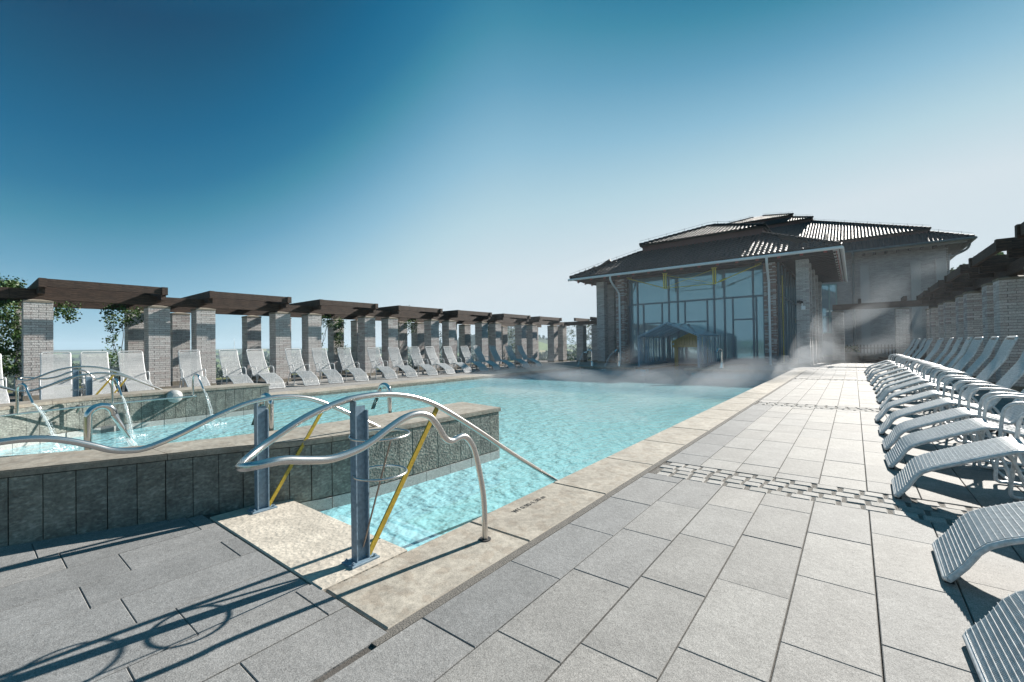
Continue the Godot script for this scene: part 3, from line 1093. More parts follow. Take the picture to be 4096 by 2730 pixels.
# falling water: twisting strands from a to the surface at b
func water_jet(label: String, a: Vector3, b: Vector3, width: float) -> void:
	var o := thing("water_jet", label, "water jet", Vector3(b.x, WATER, b.z), "water jets of the fountains")
	var g := Bag.new()
	var d := b - a
	for k in 6:
		var p := PackedVector3Array()
		var j := rand_dir() * width
		for i in 12:
			var u := i / 11.0
			var q := a + Vector3(d.x * u, d.y * (0.35 * u + 0.65 * u * u), d.z * u)
			q += Vector3(j.x, 0, j.z) * (0.6 + 0.6 * u) + rand_dir() * width * 0.25
			p.push_back(q - o.position)
		g.tube(smooth(p, 2), width * 0.2, 6)
	for k in 220:
		var u := sqrt(rng.randf())
		var q := a + Vector3(d.x * u, d.y * (0.35 * u + 0.65 * u * u), d.z * u) + rand_dir() * width * (0.8 + 1.8 * u) - o.position
		g.box(q, 0.004, rng.randf_range(0.005, 0.014), 0.004, Basis(rand_dir(), rng.randf() * 3.0))
	part("stream", g, mat.jet, o)
	g = Bag.new()
	for k in 70:
		var r := 0.16 * sqrt(rng.randf())
		var an := rng.randf() * TAU
		var w := rng.randf_range(0.005, 0.014)
		g.lathe(Vector3(cos(an) * r, 0.001, sin(an) * r * 1.2), Vector3.UP, PackedVector2Array([Vector2(w, 0), Vector2(w * 0.7, w * 0.35), Vector2(0, w * 0.45)]), 6)
	part("foam", g, mat.foam, o).set_meta("kind", "stuff")

func make_spouts() -> void:
	var k := 0
	for q in [[0.60, -4.47, 1.0, -0.15], [1.70, -4.03, -0.1, -1.0], [2.91, -3.99, -0.15, -1.0]]:
		var at := P(q[0], q[1], WATER)
		var o := thing("neck_massage_spout", ["broad polished steel spout behind the curved wall spilling along it", "broad polished steel spout behind the wall rail post", "broad polished steel spout near the end of the front slate wall"][k], "fountain", at, "broad steel spouts on the front wall")
		var dir := P(q[2], q[3], 0).normalized()
		var end := swan_neck(o, Vector3.ZERO, dir, 0.865, 0.235, 0.27, 0.024, true)
		if k == 0:
			water_jet("short sheet of water from the broad spout behind the curved wall", at + end, at + end + dir * 0.12 + Vector3(0, WATER - at.y - end.y, 0), 0.03)
		k += 1
	# rail with three slim spouts on the far curved wall
	var o := thing("fountain_rail", "horizontal steel rail with brackets on the far curved wall", "rail", P(1.4, -9.0, 0.34))
	var off := -o.position
	var b := Bag.new()
	b.tube(smooth(PackedVector3Array([P(-0.4, -8.55, 0.33) + off, P(0.36, -8.84, 0.335) + off, P(1.1, -9.0, 0.345) + off, P(1.9, -9.12, 0.35) + off, P(2.62, -9.17, 0.352) + off]), 6), 0.014, 10)
	part("rail", b, mat.steel, o)
	for q in [[1.12, -9.01], [2.60, -9.17]]:
		b = Bag.new()
		b.bar(P(q[0], q[1], 0.345) + off, P(q[0] + 0.02, q[1] - 0.24, 0.345) + off, 0.02, 0.03)
		b.bar(P(q[0], q[1], 0.345) + off, P(q[0] - 0.02, q[1] - 0.08, 0.26) + off, 0.02, 0.02)
		b.box(P(q[0] + 0.03, q[1] - 0.25, 0.31) + off, 0.02, 0.14, 0.08)
		part("bracket", b, mat.rod, o)
	k = 0
	for q in [[0.505, -8.88, 0.83, -8.25], [1.49, -9.06, 1.62, -8.52], [2.57, -9.165, 2.72, -8.65]]:
		var at := P(q[0], q[1], 0.335)
		var w := thing("slim_spout", "slim curved steel spout pouring water, %s along the wall rail from the pool side" % ["third", "second", "first"][k], "fountain", at, "slim spouts on the far wall rail")
		var dir := P(q[2] - q[0], q[3] - q[1], 0).normalized()
		var end := swan_neck(w, Vector3.ZERO, dir, 0.40, 0.27, 0.25, 0.0165, false)
		water_jet("thin water stream under the %s slim spout from the pool side" % ["third", "second", "first"][k], at + end, P(q[2], q[3], WATER), 0.016)
		k += 1
	o = thing("wall_lamp", "round domed lamp on the far curved wall by the rail end", "lamp", P(2.35, -9.33, 0.36))
	b = Bag.new()
	b.lathe(Vector3.ZERO, Vector3(1, 0, 0), PackedVector2Array([Vector2(0.11, -0.06), Vector2(0.11, 0.02), Vector2(0.085, 0.05), Vector2(0.05, 0.07), Vector2(0, 0.075)]), 20)
	part("dome", b, mat.dome, o)
	# spouts at the far end of the pool
	k = 0
	for q in [[20.9, -11.0, -0.5, 0.25], [21.0, -9.5, -1.0, -0.35], [20.95, -4.62, -1.0, -0.6]]:
		var at := P(q[0], q[1], 0.0)
		var w := thing("end_spout", ["bent steel spout pouring at the pool corner by the pillars", "bent steel spout pouring in front of the white downpipe", "bent steel spout beside the glazed swim-through porch"][k], "fountain", at, "steel spouts at the bath house end")
		var dir := P(q[2], q[3], 0).normalized()
		if k == 0:
			dir = P(-0.3, -1.0, 0).normalized()
		var end := swan_neck(w, Vector3.ZERO, dir, 0.86, 0.42, 0.12, 0.045, k == 2)
		b = Bag.new()
		b.lathe(Vector3.ZERO, Vector3.UP, PackedVector2Array([Vector2(0.10, 0), Vector2(0.10, 0.02), Vector2(0.07, 0.22), Vector2(0.046, 0.26)]), 14)
		part("sleeve", b, mat.steel_shiny, w)
		if k < 2:
			water_jet("arc of water from the end spout %s" % ["at the pool corner by the pillars", "in front of the white downpipe"][k], at + end, P(q[0] - 0.62, q[1] - 0.55, WATER), 0.022)
		k += 1

# ---------- roofs ----------
var tile_shape: Mesh
var tile_count := 0

func make_tile() -> void:
	var b := Bag.new()
	var w := 0.235
	var l := 0.37
	var seg := 7
	var top: Array[Vector3] = []
	for k in seg + 1:
		var u := float(k) / seg
		top.append(Vector3((u - 0.5) * w, 0.026 * sin(u * TAU - 0.6), 0))
	for k in seg:
		var a := top[k] + Vector3(0, 0.045, 0)
		var c := top[k + 1] + Vector3(0, 0.045, 0)
		var a2 := top[k] + Vector3(0, 0.012, l)
		var c2 := top[k + 1] + Vector3(0, 0.012, l)
		var am := (a + a2) * 0.5 + Vector3(0, 0.006, 0)
		var cm := (c + c2) * 0.5 + Vector3(0, 0.006, 0)
		b.quad(a2, c2, cm, am)
		b.quad(am, cm, c, a)
		b.quad(a - Vector3(0, 0.02, 0), a, c, c - Vector3(0, 0.02, 0))
	tile_shape = b.mesh()

# tiles on one slope: eave from a to b, up the slope w, `rise` metres of slope, hips closing in at 45 degrees in plan
func tile_slope(o: Node3D, a: Vector3, b: Vector3, w: Vector3, length: float, inset: float, single: int) -> void:
	var u := (b - a).normalized()
	var nrm := u.cross(w)
	if nrm.y < 0.0:
		nrm = -nrm
	var basis := Basis(nrm.cross(w), nrm, w)
	var places: Array[Transform3D] = []
	var rows := int(length / 0.31)
	var span := (b - a).length()
	for r in rows:
		var d := r * 0.31
		var lo := inset * d
		var x := 0.11
		while x < span:
			if x > lo + 0.02 and x < span - lo - 0.02:
				places.append(Transform3D(basis.rotated(u, rng.randf_range(-0.035, 0.035)).rotated(w, rng.randf_range(-0.03, 0.03)), a + u * x + w * d + nrm * rng.randf_range(0.0, 0.004)))
			x += 0.222
	var rest: Array[Transform3D] = []
	for q in places:
		if tile_count < single:
			tile_count += 1
			var t := obj("roof_tile", tile_shape, mat.tile if rng.randf() < 0.6 else mat.tile2, o)
			t.transform = q
		else:
			rest.append(q)
	if rest.size():
		var mm := MultiMesh.new()
		mm.transform_format = MultiMesh.TRANSFORM_3D
		mm.mesh = tile_shape
		mm.instance_count = rest.size()
		for i in rest.size():
			mm.set_instance_transform(i, rest[i])
		var n := MultiMeshInstance3D.new()
		n.name = "roof_tiles"
		n.multimesh = mm
		n.material_override = mat.tile
		n.set_meta("kind", "stuff")
		o.add_child(n, true)

# one tier of a hipped roof over the rectangle s0..s1, t0..t1, starting at height h with pitch m and reaching k metres in
func tier(o: Node3D, s0: float, s1: float, t0: float, t1: float, h: float, m: float, k: float, single := 0, right := true) -> void:
	var p := [P(s0, t0, h), P(s0, t1, h), P(s1, t1, h), P(s1, t0, h)]
	var q := [P(s0 + k, t0 + k, h + m * k), P(s0 + k, t1 - k, h + m * k), P(s1 - k, t1 - k, h + m * k), P(s1 - k, t0 + k, h + m * k)]
	var b := Bag.new()
	var dn := Vector3(0, -0.07, 0)
	for i in 4:
		var j := (i + 1) % 4
		b.quad(p[i], p[j], q[j], q[i])
		b.quad(p[j] + dn, p[i] + dn, q[i] + dn, q[j] + dn)
		b.quad(p[i] + dn, p[j] + dn, p[j], p[i])
	b.quad(q[0], q[1], q[2], q[3])
	part("roof_deck", b, mat.eave_wood, o)
	var c := cos(atan(m))
	var s := sin(atan(m))
	tile_slope(o, p[0] + Vector3(0, 0.02, 0.06), p[1] + Vector3(0, 0.02, 0.06), P(c, 0, s), k / c, c, single)
	if right:
		tile_slope(o, p[1] + Vector3(0.06, 0.02, 0), p[2] + Vector3(0.06, 0.02, 0), P(0, -c, s), k / c, c, 0)
	# hip tiles: half-round, lapped
	for i in 2:
		var n := int((q[i] - p[i]).length() / 0.33)
		var dir: Vector3 = (q[i] - p[i]).normalized()
		for x in n:
			b = Bag.new()
			b.tube(PackedVector3Array([Vector3.ZERO, dir * 0.38 - Vector3(0, 0.03, 0)]), 0.10, 9, true, 0.085)
			part("hip_tile", b, mat.tile, o, p[i] + dir * (x * 0.33) + Vector3(0, 0.09, 0))
	# lightning conductor along the hips
	for i in 2:
		b = Bag.new()
		b.tube(PackedVector3Array([p[i] + Vector3(0, 0.30, 0), q[i] + Vector3(0, 0.30, 0)]), 0.006, 4)
		var n := int((q[i] - p[i]).length() / 1.1)
		for x in n:
			var at: Vector3 = p[i].lerp(q[i], (x + 0.5) / n)
			b.tube(PackedVector3Array([at + Vector3(0, 0.1, 0), at + Vector3(0, 0.33, 0)]), 0.01, 4)
		part("lightning_wire", b, mat.rubber, o)

func fascia_band(o: Node3D, s0: float, s1: float, t0: float, t1: float, lo: float, hi: float) -> void:
	var b := Bag.new()
	b.box(P((s0 + s1) * 0.5, (t0 + t1) * 0.5, (lo + hi) * 0.5), t1 - t0, hi - lo, s1 - s0)
	part("fascia", b, mat.fascia, o)

func gutter_run(o: Node3D, a: Vector3, b: Vector3, r: float, material: Material, called := "gutter") -> void:
	var g := Bag.new()
	g.tube(PackedVector3Array([a, b]), r, 12)
	var n := int((b - a).length() / 1.05)
	var u := (b - a).normalized()
	for k in n:
		var at := a.lerp(b, (k + 0.5) / n)
		g.tube(PackedVector3Array([at - u * 0.012, at + u * 0.012]), r + 0.006, 12)
	part(called, g, material, o)

func pane(o: Node3D, t0: float, t1: float, h0: float, h1: float, s: float, m: Material) -> void:
	var b := Bag.new()
	b.quad(P(s, t0, h0), P(s, t1, h0), P(s, t1, h1), P(s, t0, h1))
	part("pane", b, m, o)

func make_bath_house() -> void:
	var o := thing("bath_house", "tiered tiled roof bath house with glass front on brick pillars", "building")
	var mid := -7.02
	var s0 := 23.25
	var s1 := 36.75
	var t0 := mid - 6.62
	var t1 := mid + 6.62
	# pillars
	var spots := [[24.65, 5.18], [24.55, 3.86], [26.05, 5.18], [28.55, 5.18], [31.0, 5.18], [34.7, 5.18]]
	for q in spots:
		for e in [-1, 1]:
			var n := Node3D.new()
			n.name = "pillar"
			o.add_child(n, true)
			n.position = P(q[0], mid + e * q[1], 0)
			var near: bool = q[0] < 24.6 or q[0] > 25.0
			pillar_parts(n, 4.98, false, false, 0.6 if q[1] < 4.0 else 0.0)
	# roof
	tier(o, s0, s1, t0, t1, 5.20, 0.5, 3.4, 300)
	fascia_band(o, s0 + 3.32, s1 - 3.32, t0 + 3.32, t1 - 3.32, 6.78, 7.26)
	tier(o, s0 + 3.2, s1 - 3.2, t0 + 3.2, t1 - 3.2, 7.28, 0.385, 3.38, 0)
	# eaves: beams, rafters with red ends, pale soffit boards at the verge
	for q in [[23.9, 24.05], [24.65, 24.8]]:
		var b := Bag.new()
		b.box(P(q[0], mid, 5.13), 12.4, 0.24, 0.14)
		part("eave_beam", b, mat.eave_wood, o)
	var n := 15
	for k in n:
		var t := lerpf(t0 + 0.5, t1 - 0.5, k / (n - 1.0))
		var b := Bag.new()
		b.bar(P(23.40, t, 5.10), P(25.6, t, 6.16), 0.12, 0.16)
		var r := part("rafter", b, mat.eave_wood, o)
		b = Bag.new()
		b.box(P(23.39, t, 5.085), 0.13, 0.17, 0.03)
		part("rafter_end", b, mat.red_paint, r)
	for k in 14:
		var s := lerpf(s0 + 0.8, s1 - 0.8, k / 13.0)
		for e in [-1, 1]:
			var b := Bag.new()
			b.bar(P(s, mid + e * 6.48, 5.10), P(s, mid + e * 4.3, 6.16), 0.12, 0.16)
			var r := part("rafter", b, mat.eave_wood, o)
			b = Bag.new()
			b.box(P(s, mid + e * 6.50, 5.085), 0.03, 0.17, 0.13)
			part("rafter_end", b, mat.red_paint, r)
	var vb := Bag.new()
	vb.box(P((s0 + s1) * 0.5, t1 - 0.14, 5.12), 0.22, 0.025, s1 - s0 - 0.2)
	part("verge_board", vb, mat.gutter, o)
	# gutters and downpipes
	gutter_run(o, P(23.17, t0 - 0.07, 5.11), P(23.17, t1 + 0.07, 5.11), 0.07, mat.gutter)
	gutter_run(o, P(23.17, t1 + 0.08, 5.10), P(s1 + 0.05, t1 + 0.08, 5.10), 0.07, mat.gutter)
	for q in [[-10.94, -10.86], [-3.11, -3.17]]:
		var b := Bag.new()
		b.tube(smooth(PackedVector3Array([P(23.17, q[0], 5.06), P(23.2, q[0], 4.86), P(23.45, lerpf(q[0], q[1], 0.3), 4.62), P(24.0, q[1], 4.26), P(24.19, q[1], 4.02), P(24.2, q[1], 3.5), P(24.2, q[1], 1.5), P(24.2, q[1], 0.02)]), 4), 0.055, 12)
		var p := part("downpipe", b, mat.gutter, o)
		for h in [0.7, 1.9, 3.2]:
			b = Bag.new()
			b.tube(PackedVector3Array([P(24.2, q[1], h), P(24.2, q[1], h + 0.03)]), 0.062, 12)
			b.box(P(24.25, q[1], h + 0.015), 0.02, 0.02, 0.1)
			part("clamp", b, mat.gutter, p)
	# snow guards
	var sg := Bag.new()
	for k in 58:
		for row in 2:
			var t := t0 + 0.5 + k * 0.215 + row * 0.1
			if t < t1 - 0.4:
				var s := s0 + 0.35 + row * 0.55
				sg.box(P(s, t, 5.20 + (s - s0) * 0.5 + 0.13), 0.02, 0.16, 0.02)
	part("snow_guards", sg, mat.rubber, o).set_meta("kind", "stuff")
	# glazed front
	var g := 25.0
	var full := [-10.54, -10.06, -8.23, -7.73, -5.83, -5.32, -3.98, -3.50]
	var low := [-9.71, -8.62, -7.35, -6.18, -4.93, -3.85]
	var wall := Node3D.new()
	wall.name = "glass_front"
	o.add_child(wall, true)
	for t in full:
		var b := Bag.new()
		b.box(P(g, t, 2.55), 0.085, 4.9, 0.11)
		part("mullion", b, mat.frame, wall)
	for t in low:
		var b := Bag.new()
		b.box(P(g, t, 1.77), 0.07, 3.34, 0.09)
		part("mullion", b, mat.frame, wall)
	var tb := Bag.new()
	tb.box(P(g, mid, 3.48), 7.1, 0.09, 0.095)
	part("transom", tb, mat.frame, wall)
	tb = Bag.new()
	tb.box(P(g, mid, 0.16), 7.1, 0.30, 0.10)
	part("sill", tb, mat.frame, wall)
	for q in [[-9.71, -8.62], [-7.35, -6.18], [-4.93, -3.85]]:
		var b := Bag.new()
		b.box(P(g, (q[0] + q[1]) * 0.5, 2.32), q[1] - q[0] - 0.075, 0.075, 0.085)
		part("transom", b, mat.frame, wall)
	var cuts := full.duplicate()
	cuts.append_array(low)
	cuts.sort()
	for k in cuts.size() - 1:
		pane(wall, cuts[k] + 0.03, cuts[k + 1] - 0.03, 0.3, 3.44, g + 0.004, mat.glass)
	for k in full.size() - 1:
		pane(wall, full[k] + 0.03, full[k + 1] - 0.03, 3.52, 5.0, g + 0.004, mat.glass)
	# glazed sides behind the pillar rows
	for e in [-1, 1]:
		var side := Node3D.new()
		side.name = "glass_side"
		o.add_child(side, true)
		var t: float = mid + e * 4.15
		for k in 9:
			var b := Bag.new()
			b.box(P(25.1 + k * 1.35, t, 2.6), 0.1, 5.0, 0.08)
			part("mullion", b, mat.frame, side)
		var b2 := Bag.new()
		b2.box(P(30.5, t, 3.48), 0.08, 0.09, 10.8)
		part("transom", b2, mat.frame, side)
		b2 = Bag.new()
		b2.quad(P(25.1, t, 0.05), P(35.9, t, 0.05), P(35.9, t, 5.0), P(25.1, t, 5.0))
		part("pane", b2, mat.glass, side)
		if e == 1:
			b2 = Bag.new()
			b2.box(P(25.9, t + 0.07, 2.3), 0.04, 4.4, 0.07)
			part("trim", b2, mat.truss, side)
	# yellow steel truss under the eave
	var tr := Node3D.new()
	tr.name = "truss"
	o.add_child(tr, true)
	for t in [-8.09, -5.565]:
		var b := Bag.new()
		for e in [-0.055, 0.055]:
			b.box(P(24.0, t + e, 4.56), 0.05, 0.84, 0.10)
		b.box(P(24.0, t, 4.985), 0.26, 0.02, 0.12)
		part("truss_post", b, mat.truss, tr)
	for q in [[-10.25, 4.94, -8.09, 4.17, 0.018], [-8.09, 4.17, -5.565, 4.17, 0.018], [-5.565, 4.17, -3.45, 4.93, 0.022], [-8.09, 4.88, -5.565, 4.20, 0.012], [-8.09, 4.20, -5.565, 4.92, 0.012]]:
		var b := Bag.new()
		b.tube(PackedVector3Array([P(23.98, q[0], q[1]), P(23.98, q[2], q[3])]), q[4], 8)
		if q[0] < -10.0:
			b.tri(P(23.98, -10.33, 5.02), P(23.98, -9.98, 4.80), P(23.98, -9.98, 4.97))
			b.tri(P(23.98, -10.33, 5.02), P(23.98, -9.98, 4.97), P(23.98, -9.98, 4.80))
		if q[2] > -3.6:
			b.tube(PackedVector3Array([P(23.98, -5.32, 4.258), P(23.98, -5.0, 4.373)]), 0.045, 8)
			b.tri(P(23.98, -3.36, 5.02), P(23.98, -3.72, 4.97), P(23.98, -3.72, 4.78))
			b.tri(P(23.98, -3.36, 5.02), P(23.98, -3.72, 4.78), P(23.98, -3.72, 4.97))
		part("tie_rod", b, mat.truss, tr)
	# inside: floor, walls, columns and a gallery that show through the glass
	var room := Node3D.new()
	room.name = "hall"
	o.add_child(room, true)
	var rb := Bag.new()
	rb.box(P(30.6, -9.5, -0.02), 3.2, 0.08, 10.9)
	rb.box(P(30.6, -4.55, -0.02), 3.1, 0.08, 10.9)
	part("floor", rb, mat.inside_pale, room)
	rb = Bag.new()
	rb.box(P(36.0, mid, 2.6), 8.3, 5.3, 0.2)
	part("end_wall", rb, mat.inside_pale, room)
	rb = Bag.new()
	rb.box(P(30.5, mid, 5.32), 8.3, 0.1, 10.9)
	part("ceiling", rb, mat.eave_wood, room)
	for q in [[27.8, -9.3], [27.8, -4.75], [31.5, -9.3], [31.5, -4.75]]:
		rb = Bag.new()
		rb.tube(PackedVector3Array([P(q[0], q[1], 0), P(q[0], q[1], 5.27)]), 0.14, 12)
		part("column", rb, mat.inside_pale, room)
	rb = Bag.new()
	rb.box(P(33.6, mid, 2.45), 8.3, 0.3, 3.2)
	part("gallery", rb, mat.inside_pale, room)
	rb = Bag.new()
	for k in 28:
		rb.box(P(32.05, mid - 4.05 + k * 0.3, 3.0), 0.03, 0.85, 0.03)
	rb.box(P(32.05, mid, 3.45), 8.2, 0.05, 0.06)
	part("balustrade", rb, mat.frame, room)
	# potted palms behind the glass
	for q in [[26.2, -9.2], [26.1, -6.7], [26.3, -4.3]]:
		var w := thing("indoor_plant", "leafy plant standing behind the bath house glass, %s" % {-9.2: "left pane group", -6.7: "middle pane group", -4.3: "right pane group"}[q[1]], "plant", P(q[0], q[1], 0.02), "plants inside the hall")
		var lb := Bag.new()
		lb.lathe(Vector3.ZERO, Vector3.UP, PackedVector2Array([Vector2(0, 0), Vector2(0.2, 0), Vector2(0.28, 0.5), Vector2(0.25, 0.5), Vector2(0, 0.46)]), 14)
		part("pot", lb, mat.inside_pale, w)
		lb = Bag.new()
		lb.tinted = true
		for k in 26:
			var a := rng.randf() * TAU
			var lean := rng.randf_range(0.1, 0.75)
			var prev := Vector3(0, 0.45, 0)
			lb.tint = leaf_tone() * 1.4
			for j in 7:
				var u := (j + 1) / 7.0
				var nx := Vector3(cos(a) * lean * u, 0.45 + 2.3 * u - lean * u * u * 0.8, sin(a) * lean * u)
				for y in 3:
					leaf(lb, prev.lerp(nx, y / 3.0), ((nx - prev).normalized() + rand_dir() * 0.8).normalized(), 0.26)
				prev = nx
		part("foliage", lb, mat.leaf, w)
	# camera and floodlight on the front right pillar
	var cam := thing("security_camera", "small security camera with floodlight on the front bath house pillar", "camera", P(24.40, -1.86, 2.85))
	var cb := Bag.new()
	cb.bar(P(0.0, -0.02, 0.10), P(-0.28, -0.14, 0.14), 0.12, 0.10)
	part("housing", cb, mat.rubber, cam)
	cb = Bag.new()
	cb.bar(P(0.02, 0.0, -0.12), P(-0.10, 0.0, 0.06), 0.05, 0.05)
	cb.box(P(-0.02, 0.04, -0.14), 0.16, 0.18, 0.08)
	part("bracket", cb, mat.gutter, cam)

# ---------- the glazed swim-through porch ----------
func make_porch() -> void:
	var o := thing("glazed_porch", "low blue steel and glass swim-through porch at the pool end", "porch", P(21.0, -7.02, 0))
	var half := 1.415
	var frames := [0.0, 0.28, 1.0, 1.28, 2.0, 2.9, 3.75]
	for k in frames.size():
		var s: float = frames[k]
		var w := 0.10 if k == 0 else 0.06
		var b := Bag.new()
		for e in [-1, 1]:
			b.box(P(s, e * half, 0.745), w, 1.49, 0.07)
			b.bar(P(s, e * (half + 0.03), 1.49), P(s, 0, 2.13), 0.07, w)
		var fr := part("frame", b, mat.porch_steel, o)
		if k == 0:
			for e in [-1, 1]:
				for q in [[half, 1.30], [half, 1.40], [half - 0.10, 1.535], [half - 0.20, 1.58], [0.10, 2.07], [0.20, 2.025]]:
					var d := Bag.new()
					d.lathe(P(s - 0.036, e * q[0], q[1]), Vector3(0, 0, 1), PackedVector2Array([Vector2(0.018, 0.0), Vector2(0.018, 0.008), Vector2(0, 0.010)]), 8)
					part("bolt", d, mat.rubber, fr)
	for e in [-1, 1]:
		var b := Bag.new()
		b.bar(P(0.04, e * half, 1.50), P(3.9, e * half, 1.50), 0.06, 0.06)
		b.bar(P(0.04, e * half, 0.10), P(3.9, e * half, 0.10), 0.08, 0.14)
		part("rail", b, mat.porch_steel, o)
		for k in 9:
			b = Bag.new()
			b.box(P(0.45 + k * 0.4, e * half, 0.8), 0.03, 1.36, 0.03)
			part("glazing_bar", b, mat.porch_steel, o)
			b = Bag.new()
			b.bar(P(0.45 + k * 0.4, e * half, 1.53), P(0.45 + k * 0.4, e * 0.03, 2.14), 0.03, 0.03)
			part("glazing_bar", b, mat.porch_steel, o)
		b = Bag.new()
		b.quad(P(0.04, e * (half - 0.005), 0.17), P(3.9, e * (half - 0.005), 0.17), P(3.9, e * (half - 0.005), 1.47), P(0.04, e * (half - 0.005), 1.47))
		part("side_pane", b, mat.glass_thin, o)
		b = Bag.new()
		b.quad(P(0.04, e * half, 1.535), P(3.9, e * half, 1.535), P(3.9, 0, 2.175), P(0.04, 0, 2.175))
		part("roof_pane", b, mat.glass_thin, o)
	var rb := Bag.new()
	rb.bar(P(0.0, 0, 2.13), P(3.9, 0, 2.13), 0.05, 0.07)
	part("ridge", rb, mat.porch_steel, o)
	# yellow doorway at its inner end
	var y := thing("yellow_doorway", "yellow gabled doorway frame inside the glazed porch", "doorway", P(24.85, -7.02, WATER))
	var b := Bag.new()
	var up := 0.12
	for e in [-1, 1]:
		b = Bag.new()
		b.box(P(0, e * 0.80, 0.52), 0.18, 1.04, 0.10)
		part("post", b, mat.yellow, y)
		b = Bag.new()
		b.bar(P(0, e * 1.02, 1.20 + up), P(0, 0, 1.66 + up), 0.10, 0.12)
		part("rafter", b, mat.yellow, y)
	b = Bag.new()
	b.box(P(0, 0, 0.98 + up), 2.0, 0.12, 0.12)
	part("lintel", b, mat.yellow, y)
	for k in 13:
		var t := -0.85 + k * 0.1417
		var hi := 1.62 - absf(t) * 0.45
		b = Bag.new()
		b.box(P(0.02, t, (1.04 + hi) * 0.5 + up), 0.13, hi - 1.04, 0.03)
		part("slat", b, mat.yellow, y)

# ---------- the main building behind ----------
func make_main_building() -> void:
	var o := thing("main_building", "large grey brick bath building with tiered dark tiled roof", "building")
	var s0 := 43.9
	var t1 := 5.34
	var mid := -8.4
	var b := Bag.new()
	b.box(P(56.9, mid, 4.02), 2.0 * (t1 - mid), 8.05, 26.0)
	part("wall", b, mat.back_wall, o)
	# the bricks of the face towards the promenade
	b = Bag.new()
	b.tinted = true
	for row in 130:
		var x := -1.3 + (row % 2) * 0.125
		while x < t1 - 0.12:
			b.tint = Color(0.44, 0.43, 0.445) * rng.randf_range(0.78, 1.15)
			b.box(P(s0 + 0.02, x + 0.125, 0.031 + row * 0.0615), 0.243, 0.052, 0.06)
			x += 0.25
	part("brickwork", b, mat.brickwork, o).set_meta("kind", "stuff")
	for q in [[0.48, 1.03], [3.42, 3.97], [4.78, 5.33]]:
		b = Bag.new()
		b.box(P(s0 - 0.08, (q[0] + q[1]) * 0.5, 3.48), q[1] - q[0], 6.97, 0.2)
		part("pilaster", b, mat.back_wall, o)
	for k in 12:
		b = Bag.new()
		b.box(P(s0 - 0.55, 6.0 - k * 0.66, 7.83), 0.14, 0.18, 1.1)
		part("rafter", b, mat.eave_wood, o)
	b = Bag.new()
	b.box(P(42.74, mid, 7.86), 29.3, 0.18, 0.03)
	b.box(P(57.0, 6.46, 7.86), 0.03, 0.18, 27.5)
	part("soffit_board", b, mat.inside, o)
	var w := Node3D.new()
	w.name = "window"
	o.add_child(w, true)
	b = Bag.new()
	for t in [-2.58, -1.5, -1.03]:
		b.box(P(43.7, t, 3.75), 0.085, 3.95, 0.1)
	for h in [1.8, 3.1, 5.7]:
		b.box(P(43.7, -1.8, h), 1.63, 0.085, 0.1)
	part("frame", b, mat.green_frame, w)
	b = Bag.new()
	b.quad(P(43.72, -2.58, 1.8), P(43.72, -1.03, 1.8), P(43.72, -1.03, 5.7), P(43.72, -2.58, 5.7))
	part("pane", b, mat.glass, w)
	# roof tiers
	var e := 42.6
	var r := 6.54
	tier(o, e, e + 29.9, mid - (r - mid), r, 8.01, 0.52, 2.04, 0, false)
	fascia_band(o, e + 1.97, e + 27.8, mid - (r + 6.43), r - 1.97, 9.0, 9.25)
	tier(o, e + 1.92, e + 28.0, mid - (r + 6.48), r - 1.92, 9.29, 0.475, 7.8, 0, false)
	fascia_band(o, e + 9.6, e + 20.3, mid - (r - 1.2), r - 9.6, 12.9, 13.27)
	tier(o, e + 9.48, e + 20.4, mid - (r - 1.08), r - 9.48, 13.29, 0.42, 2.04, 0, false)
	fascia_band(o, e + 11.4, e + 18.5, mid - (r - 3.0), r - 11.4, 14.05, 14.35)
	tier(o, e + 11.28, e + 18.6, mid - (r - 2.88), r - 11.28, 14.37, 0.36, 3.24, 0, false)
	gutter_run(o, P(42.53, mid - 14.9, 7.98), P(42.53, 6.6, 7.98), 0.09, mat.dark_gutter)
	gutter_run(o, P(42.53, 6.62, 7.98), P(72.3, 6.62, 7.98), 0.09, mat.dark_gutter)
	b = Bag.new()
	b.tube(smooth(PackedVector3Array([P(42.53, 0.06, 7.9), P(42.6, 0.06, 7.7), P(43.55, 0.06, 7.3), P(43.75, 0.06, 7.0), P(43.75, 0.06, 3.0), P(43.75, 0.06, 0.0)]), 4), 0.085, 10)
	part("downpipe", b, mat.dark_gutter, o)
	b = Bag.new()
	b.tube(smooth(PackedVector3Array([P(44.3, 6.6, 7.9), P(44.3, 6.42, 7.5), P(44.15, 5.7, 7.1), P(44.0, 5.46, 6.85), P(44.0, 5.43, 3.0), P(44.0, 5.43, 0.0)]), 4), 0.075, 10)
	part("downpipe", b, mat.dark_gutter, o)

